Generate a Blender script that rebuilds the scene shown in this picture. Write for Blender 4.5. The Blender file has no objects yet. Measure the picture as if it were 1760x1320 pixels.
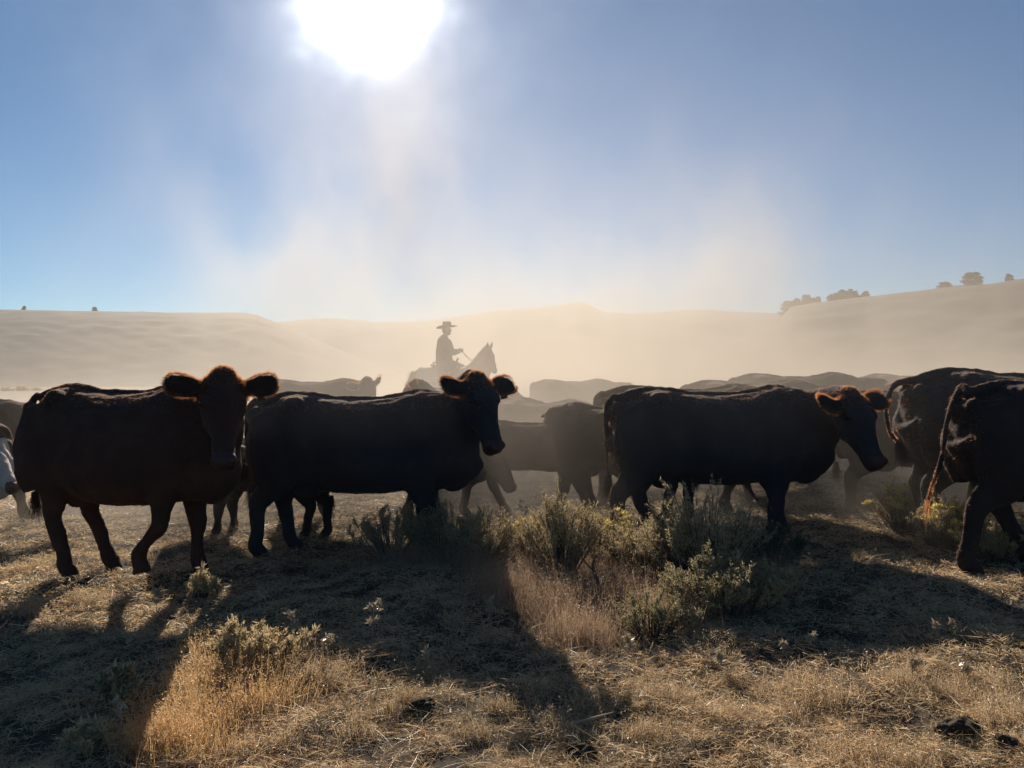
import bpy, math, random
import numpy as np
from mathutils import Vector, Matrix

scene = bpy.context.scene
COL = scene.collection
R = math.radians
rng = np.random.default_rng(7)
random.seed(7)

# ------------------------------------------------------------------ camera
F = 1322.0            # focal length in pixels of the 1760 px wide photograph
HOR = 650.0           # row of the horizon
CAM_H = 1.42
cam_d = bpy.data.cameras.new('camera'); cam = bpy.data.objects.new('camera', cam_d); COL.objects.link(cam)
cam.location = (0, 0, CAM_H)
cam.rotation_euler = (R(90) - math.atan((660 - HOR) / F), 0, 0)
cam_d.sensor_width = 36; cam_d.lens = F / 1760 * 36
cam_d.clip_start = 0.05; cam_d.clip_end = 6000
scene.camera = cam

# ------------------------------------------------------------------ sky, sun, exposure
SUN_EL = math.atan((HOR - 8) / F * math.cos(math.atan(240 / F)))
SUN_AZ = math.atan((640 - 880) / F)          # from +Y, negative = left
SUN_DIR = Vector((math.sin(SUN_AZ) * math.cos(SUN_EL), math.cos(SUN_AZ) * math.cos(SUN_EL), math.sin(SUN_EL)))
w = bpy.data.worlds.new('World'); scene.world = w; w.use_nodes = True
nt = w.node_tree; nt.nodes.clear()
sky = nt.nodes.new('ShaderNodeTexSky'); sky.sky_type = 'NISHITA'; sky.sun_disc = False
sky.sun_elevation = SUN_EL; sky.sun_rotation = SUN_AZ
sky.altitude = 1200; sky.air_density = 1.0; sky.dust_density = 0.05; sky.ozone_density = 4.0
bg = nt.nodes.new('ShaderNodeBackground'); bg.inputs[1].default_value = 0.033
# sun glare painted into the sky as a bright glow, fixed to the sun's direction
geo = nt.nodes.new('ShaderNodeTexCoord')
dot = nt.nodes.new('ShaderNodeVectorMath'); dot.operation = 'DOT_PRODUCT'; dot.inputs[1].default_value = SUN_DIR
nt.links.new(geo.outputs['Generated'], dot.inputs[0])
ac = nt.nodes.new('ShaderNodeMath'); ac.operation = 'ARCCOSINE'; nt.links.new(dot.outputs['Value'], ac.inputs[0])
def wm(op, a, b=None, c=None):
    n = nt.nodes.new('ShaderNodeMath'); n.operation = op
    for i, v in enumerate((a, b, c)):
        if v is None: continue
        if isinstance(v, (int, float)): n.inputs[i].default_value = v
        else: nt.links.new(v, n.inputs[i])
    return n.outputs[0]
nz = nt.nodes.new('ShaderNodeTexNoise'); nz.inputs['Scale'].default_value = 9; nz.inputs['Detail'].default_value = 3; nt.links.new(geo.outputs['Generated'], nz.inputs['Vector'])
th = wm('MULTIPLY', ac.outputs[0], wm('MULTIPLY_ADD', wm('SUBTRACT', nz.outputs[0], 0.5), 1.1, 1.0))     # noise gives the painted glare a ragged edge
core = wm('MULTIPLY', wm('EXPONENT', wm('MULTIPLY', wm('POWER', wm('DIVIDE', th, R(2.4)), 2.0), -1.0)), 5.0)
halo = wm('MULTIPLY', wm('EXPONENT', wm('DIVIDE', th, -R(3.8))), 0.62)
bg2 = nt.nodes.new('ShaderNodeBackground'); bg2.inputs[0].default_value = (1.0, 0.96, 0.92, 1)
nt.links.new(wm('ADD', core, halo), bg2.inputs[1])
add = nt.nodes.new('ShaderNodeAddShader'); wo = nt.nodes.new('ShaderNodeOutputWorld')
tint = nt.nodes.new('ShaderNodeVectorMath'); tint.operation = 'MULTIPLY'; tint.inputs[1].default_value = (.55, .90, 1.02)
nt.links.new(sky.outputs[0], tint.inputs[0]); nt.links.new(tint.outputs[0], bg.inputs[0]); nt.links.new(bg.outputs[0], add.inputs[0]); nt.links.new(bg2.outputs[0], add.inputs[1])
nt.links.new(add.outputs[0], wo.inputs[0])
sl = bpy.data.lights.new('sun', 'SUN'); sl.energy = 5.0; sl.angle = R(0.55); sl.color = (1.0, 0.89, 0.74)
so = bpy.data.objects.new('sun', sl); COL.objects.link(so)
so.rotation_euler = SUN_DIR.to_track_quat('Z', 'Y').to_euler()
scene.view_settings.view_transform = 'Standard'; scene.view_settings.look = 'None'
scene.view_settings.exposure = 1.05; scene.view_settings.gamma = 1.0
scene.render.engine = 'CYCLES'
cy = scene.cycles
cy.max_bounces = 6; cy.diffuse_bounces = 2; cy.glossy_bounces = 2; cy.transmission_bounces = 4
cy.transparent_max_bounces = 12; cy.volume_bounces = 0; cy.volume_step_rate = 1.0; cy.volume_max_steps = 128
cy.caustics_reflective = False; cy.caustics_refractive = False
cy.use_denoising = True; cy.sample_clamp_indirect = 4

# ------------------------------------------------------------------ helpers
def ground_z(x, y):
    x = np.asarray(x, float); y = np.asarray(y, float)
    r = np.hypot(x, y)
    near = 1 / (1 + (r / 60) ** 2)
    z = 0.022 * np.sin(1.3 * x + 0.7 * y + 1) + 0.018 * np.sin(2.9 * x - 1.7 * y) + 0.02 * np.sin(0.9 * y - 2.1 * x + 2)
    z = z + 0.012 * np.sin(5.1 * x + 3.3 * y) + 0.010 * np.sin(7.7 * y - 4.1 * x) + .009 * np.sin(13 * x + 6 * y + np.sin(5 * y)) * np.sin(11 * y - 7 * x) + .007 * np.sin(23 * x - 9 * y) * np.sin(19 * y + 3 * x) + .014 * np.sin(9.5 * x + 2 * np.sin(3.1 * y)) * np.sin(8.3 * y + 2 * np.sin(2.7 * x))
    z = z * near
    t = np.clip((y - 8) / 8, 0, 1)
    z = z + 0.15 * t * t * (3 - 2 * t)
    return z

def px(x, y, d):
    """a point of the place seen at pixel x,y of the photograph, d metres ahead of the camera"""
    return Vector(((x - 880) / F * d, d, CAM_H + (HOR - y) / F * d))

def props(o, label=None, cat=None, group=None, kind=None):
    if label: o['label'] = label
    if cat: o['category'] = cat
    if group: o['group'] = group
    if kind: o['kind'] = kind
    return o

def empty(name, loc=(0, 0, 0), rz=0, s=1):
    o = bpy.data.objects.new(name, None); COL.objects.link(o)
    o.location = loc; o.rotation_euler = (0, 0, rz); o.scale = (s, s, s); o.empty_display_size = 0.1
    return o

def np_mesh(name, V, faces, mats=(), midx=None, smooth=False):
    """faces: list of (n,k) int arrays"""
    me = bpy.data.meshes.new(name)
    V = np.asarray(V, dtype=np.float32)
    me.vertices.add(len(V)); me.vertices.foreach_set('co', V.ravel())
    faces = [np.asarray(f, dtype=np.int32) for f in faces if len(f)]
    nl = sum(f.size for f in faces); nf = sum(len(f) for f in faces)
    me.loops.add(nl); me.loops.foreach_set('vertex_index', np.concatenate([f.ravel() for f in faces]))
    me.polygons.add(nf)
    starts = []; off = 0
    for f in faces:
        k = f.shape[1]; starts.append(off + np.arange(len(f), dtype=np.int32) * k); off += f.size
    me.polygons.foreach_set('loop_start', np.concatenate(starts).astype(np.int32))
    for m in mats: me.materials.append(m)
    if midx is not None: me.polygons.foreach_set('material_index', np.asarray(midx, dtype=np.int32))
    me.polygons.foreach_set('use_smooth', np.full(nf, smooth, dtype=bool))
    me.update(calc_edges=True); me.validate()
    return me

def link(name, me, parent=None, loc=None):
    o = bpy.data.objects.new(name, me); COL.objects.link(o)
    if parent: o.parent = parent
    if loc is not None: o.location = loc
    return o

class MB:
    def __init__(s): s.v = []; s.f = []; s.m = []; s.cm = 0
    def add(s, V, Fc):
        b = len(s.v); s.v += [tuple(p) for p in V]; s.f += [tuple(b + i for i in f) for f in Fc]; s.m += [s.cm] * len(Fc)
    def tube(s, pts, rad, side=(0, 1, 0), n=14, sub=4, power=2.0, caps=True):
        """smooth loft through pts; rad = (a along side, b across it) per point"""
        P = [Vector(p) for p in pts]; Rr = [(r, r) if isinstance(r, (int, float)) else r for r in rad]
        S = [Vector(side)] * len(P) if not isinstance(side, list) else [Vector(q) for q in side]
        def cr(a, b, c, d, t):
            return 0.5 * ((2 * b) + (-a + c) * t + (2 * a - 5 * b + 4 * c - d) * t * t + (-a + 3 * b - 3 * c + d) * t ** 3)
        Q = []; RR = []; SS = []
        N = len(P)
        for i in range(N - 1):
            i0 = max(i - 1, 0); i3 = min(i + 2, N - 1)
            for k in range(sub):
                t = k / sub
                Q.append(cr(P[i0], P[i], P[i + 1], P[i3], t))
                RR.append(tuple(max(0.0005, cr(Rr[i0][j], Rr[i][j], Rr[i + 1][j], Rr[i3][j], t)) for j in (0, 1)))
                SS.append(S[i].lerp(S[i + 1], t))
        Q.append(P[-1]); RR.append(Rr[-1]); SS.append(S[-1])
        V = []; Fc = []
        for i, q in enumerate(Q):
            t = (Q[min(i + 1, len(Q) - 1)] - Q[max(i - 1, 0)])
            if t.length < 1e-9: t = Vector((1, 0, 0))
            t.normalize(); sd = (SS[i] - t * SS[i].dot(t))
            if sd.length < 1e-4: sd = t.orthogonal()
            sd.normalize(); up = t.cross(sd)
            for k in range(n):
                a = 2 * math.pi * k / n; c, e = math.cos(a), math.sin(a)
                if power != 2: c = math.copysign(abs(c) ** (2 / power), c); e = math.copysign(abs(e) ** (2 / power), e)
                V.append(q + sd * (c * RR[i][0]) + up * (e * RR[i][1]))
        for i in range(len(Q) - 1):
            for k in range(n):
                k2 = (k + 1) % n
                Fc.append((i * n + k, i * n + k2, (i + 1) * n + k2, (i + 1) * n + k))
        if caps:
            Fc.append(tuple(reversed(range(n)))); Fc.append(tuple((len(Q) - 1) * n + k for k in range(n)))
        s.add(V, Fc)
    def ell(s, c, r, M=None, n=14, m=9):
        V = []; Fc = []; c = Vector(c)
        for i in range(m + 1):
            ph = math.pi * i / m
            for k in range(n):
                a = 2 * math.pi * k / n
                p = Vector((r[0] * math.sin(ph) * math.cos(a), r[1] * math.sin(ph) * math.sin(a), r[2] * math.cos(ph)))
                V.append(c + (M @ p if M else p))
        for i in range(m):
            for k in range(n):
                k2 = (k + 1) % n
                Fc.append((i * n + k, (i + 1) * n + k, (i + 1) * n + k2, i * n + k2))
        s.add(V, Fc)
    def box(s, c, h, M=None):
        c = Vector(c); V = []
        for x in (-1, 1):
            for y in (-1, 1):
                for z in (-1, 1):
                    p = Vector((x * h[0], y * h[1], z * h[2])); V.append(c + (M @ p if M else p))
        s.add(V, [(0, 1, 3, 2), (4, 6, 7, 5), (0, 4, 5, 1), (2, 3, 7, 6), (0, 2, 6, 4), (1, 5, 7, 3)])
    def mesh(s, name, mats, smooth=True):
        me = bpy.data.meshes.new(name); me.from_pydata(s.v, [], s.f)
        for m in mats: me.materials.append(m)
        me.polygons.foreach_set('material_index', s.m); me.polygons.foreach_set('use_smooth', [smooth] * len(s.f))
        me.update(); return me

def remeshed(mb, voxel, smooth_it=5, fac=0.5, disp=0.0, dscale=0.25):
    """merge overlapping lofts into one continuous surface; returns V (n,3), quads (m,4)"""
    me = mb.mesh('tmp', []); o = bpy.data.objects.new('tmp', me); COL.objects.link(o)
    m = o.modifiers.new('r', 'REMESH'); m.mode = 'VOXEL'; m.voxel_size = voxel; m.adaptivity = 0
    s = o.modifiers.new('s', 'SMOOTH'); s.iterations = smooth_it; s.factor = fac
    if disp:
        tx = bpy.data.textures.new('t', 'CLOUDS'); tx.noise_scale = dscale; tx.noise_depth = 2
        d = o.modifiers.new('d', 'DISPLACE'); d.texture = tx; d.strength = disp; d.mid_level = 0.5
    dg = bpy.context.evaluated_depsgraph_get(); dg.update()
    e = o.evaluated_get(dg); m2 = e.to_mesh()
    V = np.empty(len(m2.vertices) * 3, np.float32); m2.vertices.foreach_get('co', V); V = V.reshape(-1, 3)
    nv = np.array([p.loop_total for p in m2.polygons]); L = np.empty(len(m2.loops), np.int32); m2.loops.foreach_get('vertex_index', L)
    st = np.array([p.loop_start for p in m2.polygons])
    q = st[nv == 4]; Q = L[q[:, None] + np.arange(4)]
    t = st[nv == 3]; T = L[t[:, None] + np.arange(3)] if len(t) else np.zeros((0, 3), int)
    e.to_mesh_clear(); bpy.data.objects.remove(o)
    return V, Q, T

def surf_samples(V, Q, n, weight=None):
    T = np.concatenate([Q[:, :3], Q[:, [0, 2, 3]]])
    a, b, c = V[T[:, 0]], V[T[:, 1]], V[T[:, 2]]
    N = np.cross(b - a, c - a); A = np.linalg.norm(N, axis=1); Nn = N / np.maximum(A, 1e-12)[:, None]
    wt = A.copy()
    if weight is not None: wt = wt * weight((a + b + c) / 3)
    idx = rng.choice(len(T), n, p=wt / wt.sum())
    u = rng.random((n, 1)); v = rng.random((n, 1)); f = (u + v) > 1; u = np.where(f, 1 - u, u); v = np.where(f, 1 - v, v)
    P = a[idx] * (1 - u - v) + b[idx] * u + c[idx] * v
    return P, Nn[idx]

def strands(P, D, L, W, bend=None, seg=1):
    """thin tapered blades; returns V, quads/tris.  P,D (n,3), L,W (n,)"""
    n = len(P); D = D / np.maximum(np.linalg.norm(D, axis=1), 1e-9)[:, None]
    rv = rng.normal(size=(n, 3)); S = np.cross(D, rv); S /= np.maximum(np.linalg.norm(S, axis=1), 1e-9)[:, None]
    W = W[:, None] * 0.5; L = L[:, None]
    if seg == 1:
        tip = P + D * L
        if bend is not None: tip = tip + bend
        V = np.stack([P - S * W, P + S * W, tip], 1).reshape(-1, 3)
        Fi = np.arange(n * 3).reshape(-1, 3)
        return V, np.zeros((0, 4), int), Fi
    B = bend if bend is not None else np.zeros((n, 3))
    rows = []
    for k in range(seg):
        t = k / seg; c = P + D * L * t + B * t * t
        ww = W * (1 - 0.55 * t)
        rows += [c - S * ww, c + S * ww]
    rows.append(P + D * L + B)
    V = np.stack(rows, 1).reshape(-1, 3); m = 2 * seg + 1; base = (np.arange(n) * m)[:, None]
    Qs = [base + np.array([2 * k, 2 * k + 1, 2 * k + 3, 2 * k + 2]) for k in range(seg - 1)]
    Q = np.concatenate(Qs) if Qs else np.zeros((0, 4), int)
    T = base + np.array([2 * seg - 2, 2 * seg - 1, 2 * seg])
    return V, Q, T

# ------------------------------------------------------------------ materials
def mat(name, col, rough=0.9,  var=None, scale=6, sheen=0, transl=None, island=False, spec=0.2, bump=0, bscale=40, tmix=0.5):
    m = bpy.data.materials.new(name); m.use_nodes = True; t = m.node_tree; t.nodes.clear(); N = t.nodes.new; K = t.links.new
    out = N('ShaderNodeOutputMaterial'); b = N('ShaderNodeBsdfPrincipled')
    b.inputs['Roughness'].default_value = rough; b.inputs['Specular IOR Level'].default_value = spec
    if sheen: b.inputs['Sheen Weight'].default_value = sheen; b.inputs['Sheen Roughness'].default_value = 0.4; b.inputs['Sheen Tint'].default_value = (1, .7, .5, 1)
    c = None
    if var:
        r = N('ShaderNodeValToRGB'); cs = [col] + list(var)
        el = r.color_ramp.elements
        while len(el) < len(cs): el.new(0.5)
        for i, q in enumerate(cs): el[i].position = 0.15 + 0.7 * i / (len(cs) - 1) if not island else i / (len(cs) - 1); el[i].color = (*q, 1)
        if island:
            g = N('ShaderNodeNewGeometry'); K(g.outputs['Random Per Island'], r.inputs[0])
        else:
            tc = N('ShaderNodeTexCoord'); nz = N('ShaderNodeTexNoise'); nz.inputs['Scale'].default_value = scale; nz.inputs['Detail'].default_value = 6
            K(tc.outputs['Object'], nz.inputs['Vector']); K(nz.outputs[0], r.inputs[0])
        c = r.outputs[0]; K(c, b.inputs['Base Color'])
    else: b.inputs['Base Color'].default_value = (*col, 1)
    if bump:
        tc = N('ShaderNodeTexCoord'); nz = N('ShaderNodeTexNoise'); nz.inputs['Scale'].default_value = bscale; nz.inputs['Detail'].default_value = 5
        bp = N('ShaderNodeBump'); bp.inputs['Strength'].default_value = bump; bp.inputs['Distance'].default_value = 0.02
        K(tc.outputs['Object'], nz.inputs['Vector']); K(nz.outputs[0], bp.inputs['Height']); K(bp.outputs[0], b.inputs['Normal'])
    s = b.outputs[0]
    if transl:
        tr = N('ShaderNodeBsdfTranslucent'); mx = N('ShaderNodeMixShader'); mx.inputs[0].default_value = tmix
        if c is not None and transl is True: K(c, tr.inputs[0])
        else: tr.inputs[0].default_value = (*transl, 1)
        K(s, mx.inputs[1]); K(tr.outputs[0], mx.inputs[2]); s = mx.outputs[0]
    K(s, out.inputs[0]); return m

M_coat = mat('dark_brown_coat', (.032, .023, .021), .9, [(.045, .030, .026), (.065, .042, .034)], 4, sheen=.06, bump=.4, bscale=60)
M_redcoat = mat('red_brown_coat', (.045, .023, .018), .9, [(.065, .032, .023), (.09, .046, .032)], 5, sheen=.05, bump=.4, bscale=60)
M_black = mat('black_coat', (.026, .026, .031), .9, [(.036, .034, .038), (.058, .050, .050)], 4, sheen=.06, bump=.4, bscale=60)
M_white = mat('white_face_hair', (.55, .50, .45), .9, [(.42, .38, .34)], 20)
M_hair = mat('backlit_coat_hair', (.03, .012, .007), .6, [(.06, .024, .011)], island=True, transl=(.80, .37, .17), tmix=.6)
M_whair = mat('white_coat_hair', (.6, .55, .5), .7, transl=(.8, .7, .6), tmix=.5)
M_muz = mat('muzzle_skin', (.03, .016, .015), .65, [(.07, .03, .026)], 30, spec=.4)
M_hoof = mat('hoof_horn', (.03, .025, .02), .6)
M_eye = mat('eye', (.008, .006, .005), .08, spec=.6)
M_tag = mat('ear_tag_plastic', (.10, .07, .03), .5)
M_dirt = mat('dusty_soil', (.06, .045, .032), .95, [(.10, .075, .052), (.04, .03, .022), (.13, .10, .07)], 1.6, bump=.9, bscale=9)
M_straw = mat('dry_straw', (.54, .37, .20), .38, [(.70, .53, .33), (.22, .14, .08), (.78, .62, .41), (.54, .36, .20)], island=True, spec=.4, transl=True, tmix=.45)
M_chaff = mat('crumpled_straw', (.62, .44, .25), .45, [(.80, .62, .40), (.30, .20, .11), (.86, .70, .48), (.60, .40, .22), (.70, .46, .24)], island=True, spec=.4, transl=True, tmix=.5)
M_gold = mat('golden_grass', (.62, .38, .17), .38, [(.72, .48, .24), (.50, .29, .13), (.76, .58, .34)], island=True, spec=.4, transl=True, tmix=.55)
M_pink = mat('rusty_seed_grass', (.48, .31, .20), .38, [(.56, .40, .27), (.38, .24, .15), (.64, .50, .34)], island=True, spec=.4, transl=True, tmix=.5)
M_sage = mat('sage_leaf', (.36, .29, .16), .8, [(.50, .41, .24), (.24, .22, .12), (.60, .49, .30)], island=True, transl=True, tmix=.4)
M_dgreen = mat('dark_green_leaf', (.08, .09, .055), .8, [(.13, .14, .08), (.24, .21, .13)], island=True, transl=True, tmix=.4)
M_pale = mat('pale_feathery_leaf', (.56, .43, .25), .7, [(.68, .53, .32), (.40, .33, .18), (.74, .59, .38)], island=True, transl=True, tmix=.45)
M_yellow = mat('yellow_flower', (.75, .60, .16), .8, [(.85, .70, .25), (.62, .48, .12)], island=True, transl=True, tmix=.5)
M_twig = mat('grey_twig', (.09, .07, .055), .9, [(.13, .10, .08)], 30)
M_wtwig = mat('pale_dry_stem', (.42, .34, .22), .38, [(.5, .42, .3)], island=True, spec=.4, transl=True, tmix=.3)
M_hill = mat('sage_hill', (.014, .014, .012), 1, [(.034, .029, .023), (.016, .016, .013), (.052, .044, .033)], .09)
M_jun = mat('juniper_needles', (.035, .05, .028), .9, [(.05, .07, .038), (.025, .035, .02)], island=True)
M_bark = mat('juniper_bark', (.07, .05, .04), .9)
M_dung = mat('dried_dung', (.035, .028, .02), .95, [(.06, .045, .03)], 25, bump=1, bscale=30)
M_horse = mat('bay_horse_coat', (.035, .02, .014), .7, [(.05, .028, .018)], 4)
M_leather = mat('saddle_leather', (.05, .025, .012), .4, spec=.5)
M_cloth = mat('dark_jacket_cloth', (.02, .022, .028), .9)
M_denim = mat('denim', (.03, .04, .07), .9)
M_felt = mat('black_felt', (.012, .011, .011), .9)
M_skin = mat('skin', (.35, .19, .13), .5)
M_blanket = mat('saddle_blanket', (.55, .5, .42), .9)

# ------------------------------------------------------------------ ground and hills
def polar_ground():
    rs = np.concatenate([np.linspace(0.0, 14, 190)[1:], np.geomspace(14.4, 1450, 70)])
    na = 720; a = np.linspace(0, 2 * np.pi, na, endpoint=False)
    RR, AA = np.meshgrid(rs, a, indexing='ij'); X = RR * np.sin(AA); Y = RR * np.cos(AA)
    Z = ground_z(X, Y)
    V = np.concatenate([[[0, 0, ground_z(0, 0)]], np.stack([X, Y, Z], -1).reshape(-1, 3)])
    i = np.arange(len(rs) - 1)[:, None]; k = np.arange(na)[None]; k2 = (k + 1) % na
    Q = np.stack([1 + i * na + k, 1 + i * na + k2, 1 + (i + 1) * na + k2, 1 + (i + 1) * na + k], -1).reshape(-1, 4)
    T = np.stack([np.zeros(na, int), 1 + (np.arange(na) + 1) % na, 1 + np.arange(na)], -1)
    Q = Q[:, ::-1]
    return np_mesh('ground', V, [Q, T], [M_dirt], smooth=True)
props(link('ground', polar_ground()), kind='structure')

def hill(name, prof, d, foot, back, seed, label=None, rough=.25):
    """ridge whose crest runs through profile points (pixel x, pixel y) at distance d"""
    xs = np.array([p[0] for p in prof], float); ys = np.array([p[1] for p in prof], float)
    n = 260; X = np.linspace(xs[0], xs[-1], n); crest = np.interp(X, xs, ys)
    tr = np.linspace(0, 1, 60); r2 = np.random.default_rng(seed)
    V = np.zeros((len(tr), n, 3))
    for j, t in enumerate(tr):
        dist = foot + (back - foot) * t; tc = (d - foot) / (back - foot)
        if t <= tc: q = t / tc; hgt = (q * q * (3 - 2 * q)) ** .85
        else: q = (t - tc) / (1 - tc); hgt = 1 - q * q
        az = (X - 880) / F
        top = (HOR - crest) / F * d + CAM_H
        wob = sum(r2.normal() * np.sin(X * f_ + t * g_ + p_) for f_, g_, p_ in [(.021, 9, 1), (.043, 14, 2), (.09, 21, 4), (.013, 5, 3)])
        z = top * hgt + (wob * rough * top * .035 * np.sin(math.pi * min(1, hgt)) if hgt < 1 else 0)
        V[j, :, 0] = az * dist; V[j, :, 1] = dist; V[j, :, 2] = z if 0 < j < len(tr) - 1 else -1.0
    i = np.arange(len(tr) - 1)[:, None]; k = np.arange(n - 1)[None]
    Q = np.stack([i * n + k, i * n + k + 1, (i + 1) * n + k + 1, (i + 1) * n + k], -1).reshape(-1, 4)
    me = np_mesh(name, V.reshape(-1, 3), [Q], [M_hill], smooth=True)
    return props(link(name, me), kind='structure')
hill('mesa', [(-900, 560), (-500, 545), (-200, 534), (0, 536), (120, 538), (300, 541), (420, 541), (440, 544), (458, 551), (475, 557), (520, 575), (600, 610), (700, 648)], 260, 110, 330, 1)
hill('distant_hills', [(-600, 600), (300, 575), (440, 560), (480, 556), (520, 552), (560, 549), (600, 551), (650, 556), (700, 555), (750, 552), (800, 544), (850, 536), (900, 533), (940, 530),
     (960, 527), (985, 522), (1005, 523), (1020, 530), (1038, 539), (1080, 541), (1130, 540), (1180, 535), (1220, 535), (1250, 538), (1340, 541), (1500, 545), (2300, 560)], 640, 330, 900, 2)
hill('juniper_hill', [(1120, 640), (1250, 590), (1330, 560), (1345, 545), (1360, 530), (1420, 522), (1500, 513), (1560, 506), (1620, 499), (1700, 493), (1760, 484), (1900, 470), (2300, 440), (2700, 450)], 170, 80, 240, 3)

# ------------------------------------------------------------------ trees (junipers)
def juniper_mesh(seed, h, wd, kind):
    r = np.random.default_rng(seed)
    tb = MB(); pts = [(0, 0, -.3), (.05 * h * r.normal() * .3, 0, h * .35), (0, .02 * h, h * .85)]
    tb.tube(pts, [h * .035, h * .022, h * .006], n=6, sub=2)
    for _ in range(5):
        z0 = h * r.uniform(.15, .6); a = r.uniform(0, 6.28); l = wd * .4
        tb.tube([(0, 0, z0), (math.cos(a) * l, math.sin(a) * l, z0 + h * .15)], [h * .012, h * .004], n=5, sub=2)
    Ps = []
    nc = 48
    for i in range(nc):
        t = r.uniform(.02, .95); a = r.uniform(0, 6.28)
        if kind == 'cone': rad = wd * .5 * (1.05 - t) ** .7
        else: rad = wd * .5 * math.sqrt(max(.03, 1 - (max(0, t - .35) / .68) ** 2))
        c = np.array([math.cos(a) * rad * r.uniform(.2, .8), math.sin(a) * rad * r.uniform(.2, .8), h * t * .96])
        s = wd * r.uniform(.12, .2) * (1.1 - .3 * t)
        q = r.normal(size=(110, 3)); q /= np.linalg.norm(q, axis=1)[:, None]
        Ps.append(c + q * s * r.uniform(.5, 1, size=(110, 1)))
    P = np.concatenate(Ps); n = len(P)
    D = r.normal(size=(n, 3)) * .6 + np.array([0, 0, .6])
    V, Q, T = strands(P, D, np.full(n, h * .05) * r.uniform(.6, 1.3, n), np.full(n, h * .045))
    return tb.mesh('trunk', [M_bark]), np_mesh('crown', V, [T], [M_jun])
TREE_P = {}
def tree(pxx, base_y, top_y, width, d, label, kind='round', group=None, seed=0):
    h = (base_y - top_y) / F * d; wd = width * (1.5 if 1350 < pxx < 1500 else 1.15) / F * d
    key = (kind, seed)
    if key not in TREE_P: TREE_P[key] = juniper_mesh(seed * 7 + (3 if kind == 'cone' else 11), 4.0, 3.0 if kind == 'round' else 2.0, kind)
    tm, cm = TREE_P[key]; p = px(pxx, base_y, d)
    t = empty('juniper_tree', p - Vector((0, 0, h * .06)), random.uniform(0, 6)); t.scale = (wd / (3.0 if kind == 'round' else 2.0), wd / (3.0 if kind == 'round' else 2.0), h / 4.0 * 1.06)
    props(t, label, 'tree', group); link('trunk', tm, t); link('crown', cm, t)
T1 = 'trees on the juniper hill'; T2 = 'trees along the mesa rim'
for a in [(1670, 495, 468, 36, 165, 'largest dark juniper with two bulging tops on the right hill crest', 'round', T1, 1),
          (1623, 500, 484, 24, 165, 'rounded juniper just left of the largest tree on the right hill crest', 'round', T1, 2),
          (1734, 489, 470, 17, 165, 'conical juniper on the right hill crest nearest the photo edge', 'cone', T1, 1),
          (1645, 498, 491, 12, 165, 'tiny shrub-like juniper between the two big junipers on the right crest', 'round', T1, 3),
          (1556, 508, 502, 16, 165, 'low flat juniper alone on the open part of the right crest', 'round', T1, 4),
          (1357, 540, 517, 26, 168, 'hazy juniper at the steep left end of the right hill', 'round', T1, 1),
          (1386, 533, 505, 18, 168, 'pale hazy juniper with a soft round top near the hill end', 'round', T1, 2),
          (1406, 530, 509, 12, 168, 'thin hazy juniper, second pale tree from the hill end', 'cone', T1, 2),
          (1427, 528, 505, 16, 168, 'pointed juniper left of the dense tree clump on the right hill', 'cone', T1, 1),
          (1446, 525, 497, 18, 166, 'left tall juniper of the dense clump on the right hill', 'cone', T1, 3),
          (1458, 525, 497, 17, 167, 'middle tall juniper of the dense clump on the right hill', 'round', T1, 4),
          (1470, 523, 499, 12, 166, 'narrow juniper on the right flank of the dense clump', 'cone', T1, 2),
          (1487, 521, 500, 15, 166, 'separate pointed juniper ending the tree row on the right hill', 'cone', T1, 4),
          (1506, 516, 509, 16, 166, 'low bushy juniper just right of the tree row', 'round', T1, 3),
          (1370, 538, 512, 18, 167, 'faintest juniper between the two pale ones at the hill end', 'cone', T1, 3),
          (1396, 532, 512, 14, 167, 'small hazy juniper squeezed between round and thin pale trees', 'round', T1, 4),
          (1436, 527, 503, 14, 167, 'slim juniper at the left shoulder of the dense clump', 'cone', T1, 4),
          (1478, 523, 506, 14, 167, 'low juniper filling the gap right of the dense clump', 'round', T1, 2),
          (42, 539, 525, 11, 258, 'tallest juniper at the far left of the mesa rim', 'cone', T2, 1),
          (58, 539, 533, 9, 258, 'squat juniper beside the tall one at far left of the mesa rim', 'round', T2, 2),
          (163, 541, 527, 14, 258, 'full conical juniper standing mid-way along the mesa rim', 'cone', T2, 3),
          (128, 540, 536, 10, 258, 'very low juniper left of the conical one on the mesa rim', 'round', T2, 4),
          (190, 541, 535, 8, 258, 'small juniper right of the conical one on the mesa rim', 'round', T2, 1),
          (211, 541, 536, 7, 258, 'tiny juniper between the small one and the dark dot on the rim', 'round', T2, 3),
          (246, 543, 535, 11, 258, 'round dark juniper on the right half of the mesa rim', 'round', T2, 2),
          (307, 543, 539, 5, 258, 'speck of a juniper on the bare stretch of the mesa rim', 'cone', T2, 2),
          (424, 544, 537, 5, 258, 'lone little juniper at the drop of the mesa rim', 'cone', T2, 4)]:
    tree(*a)

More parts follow.
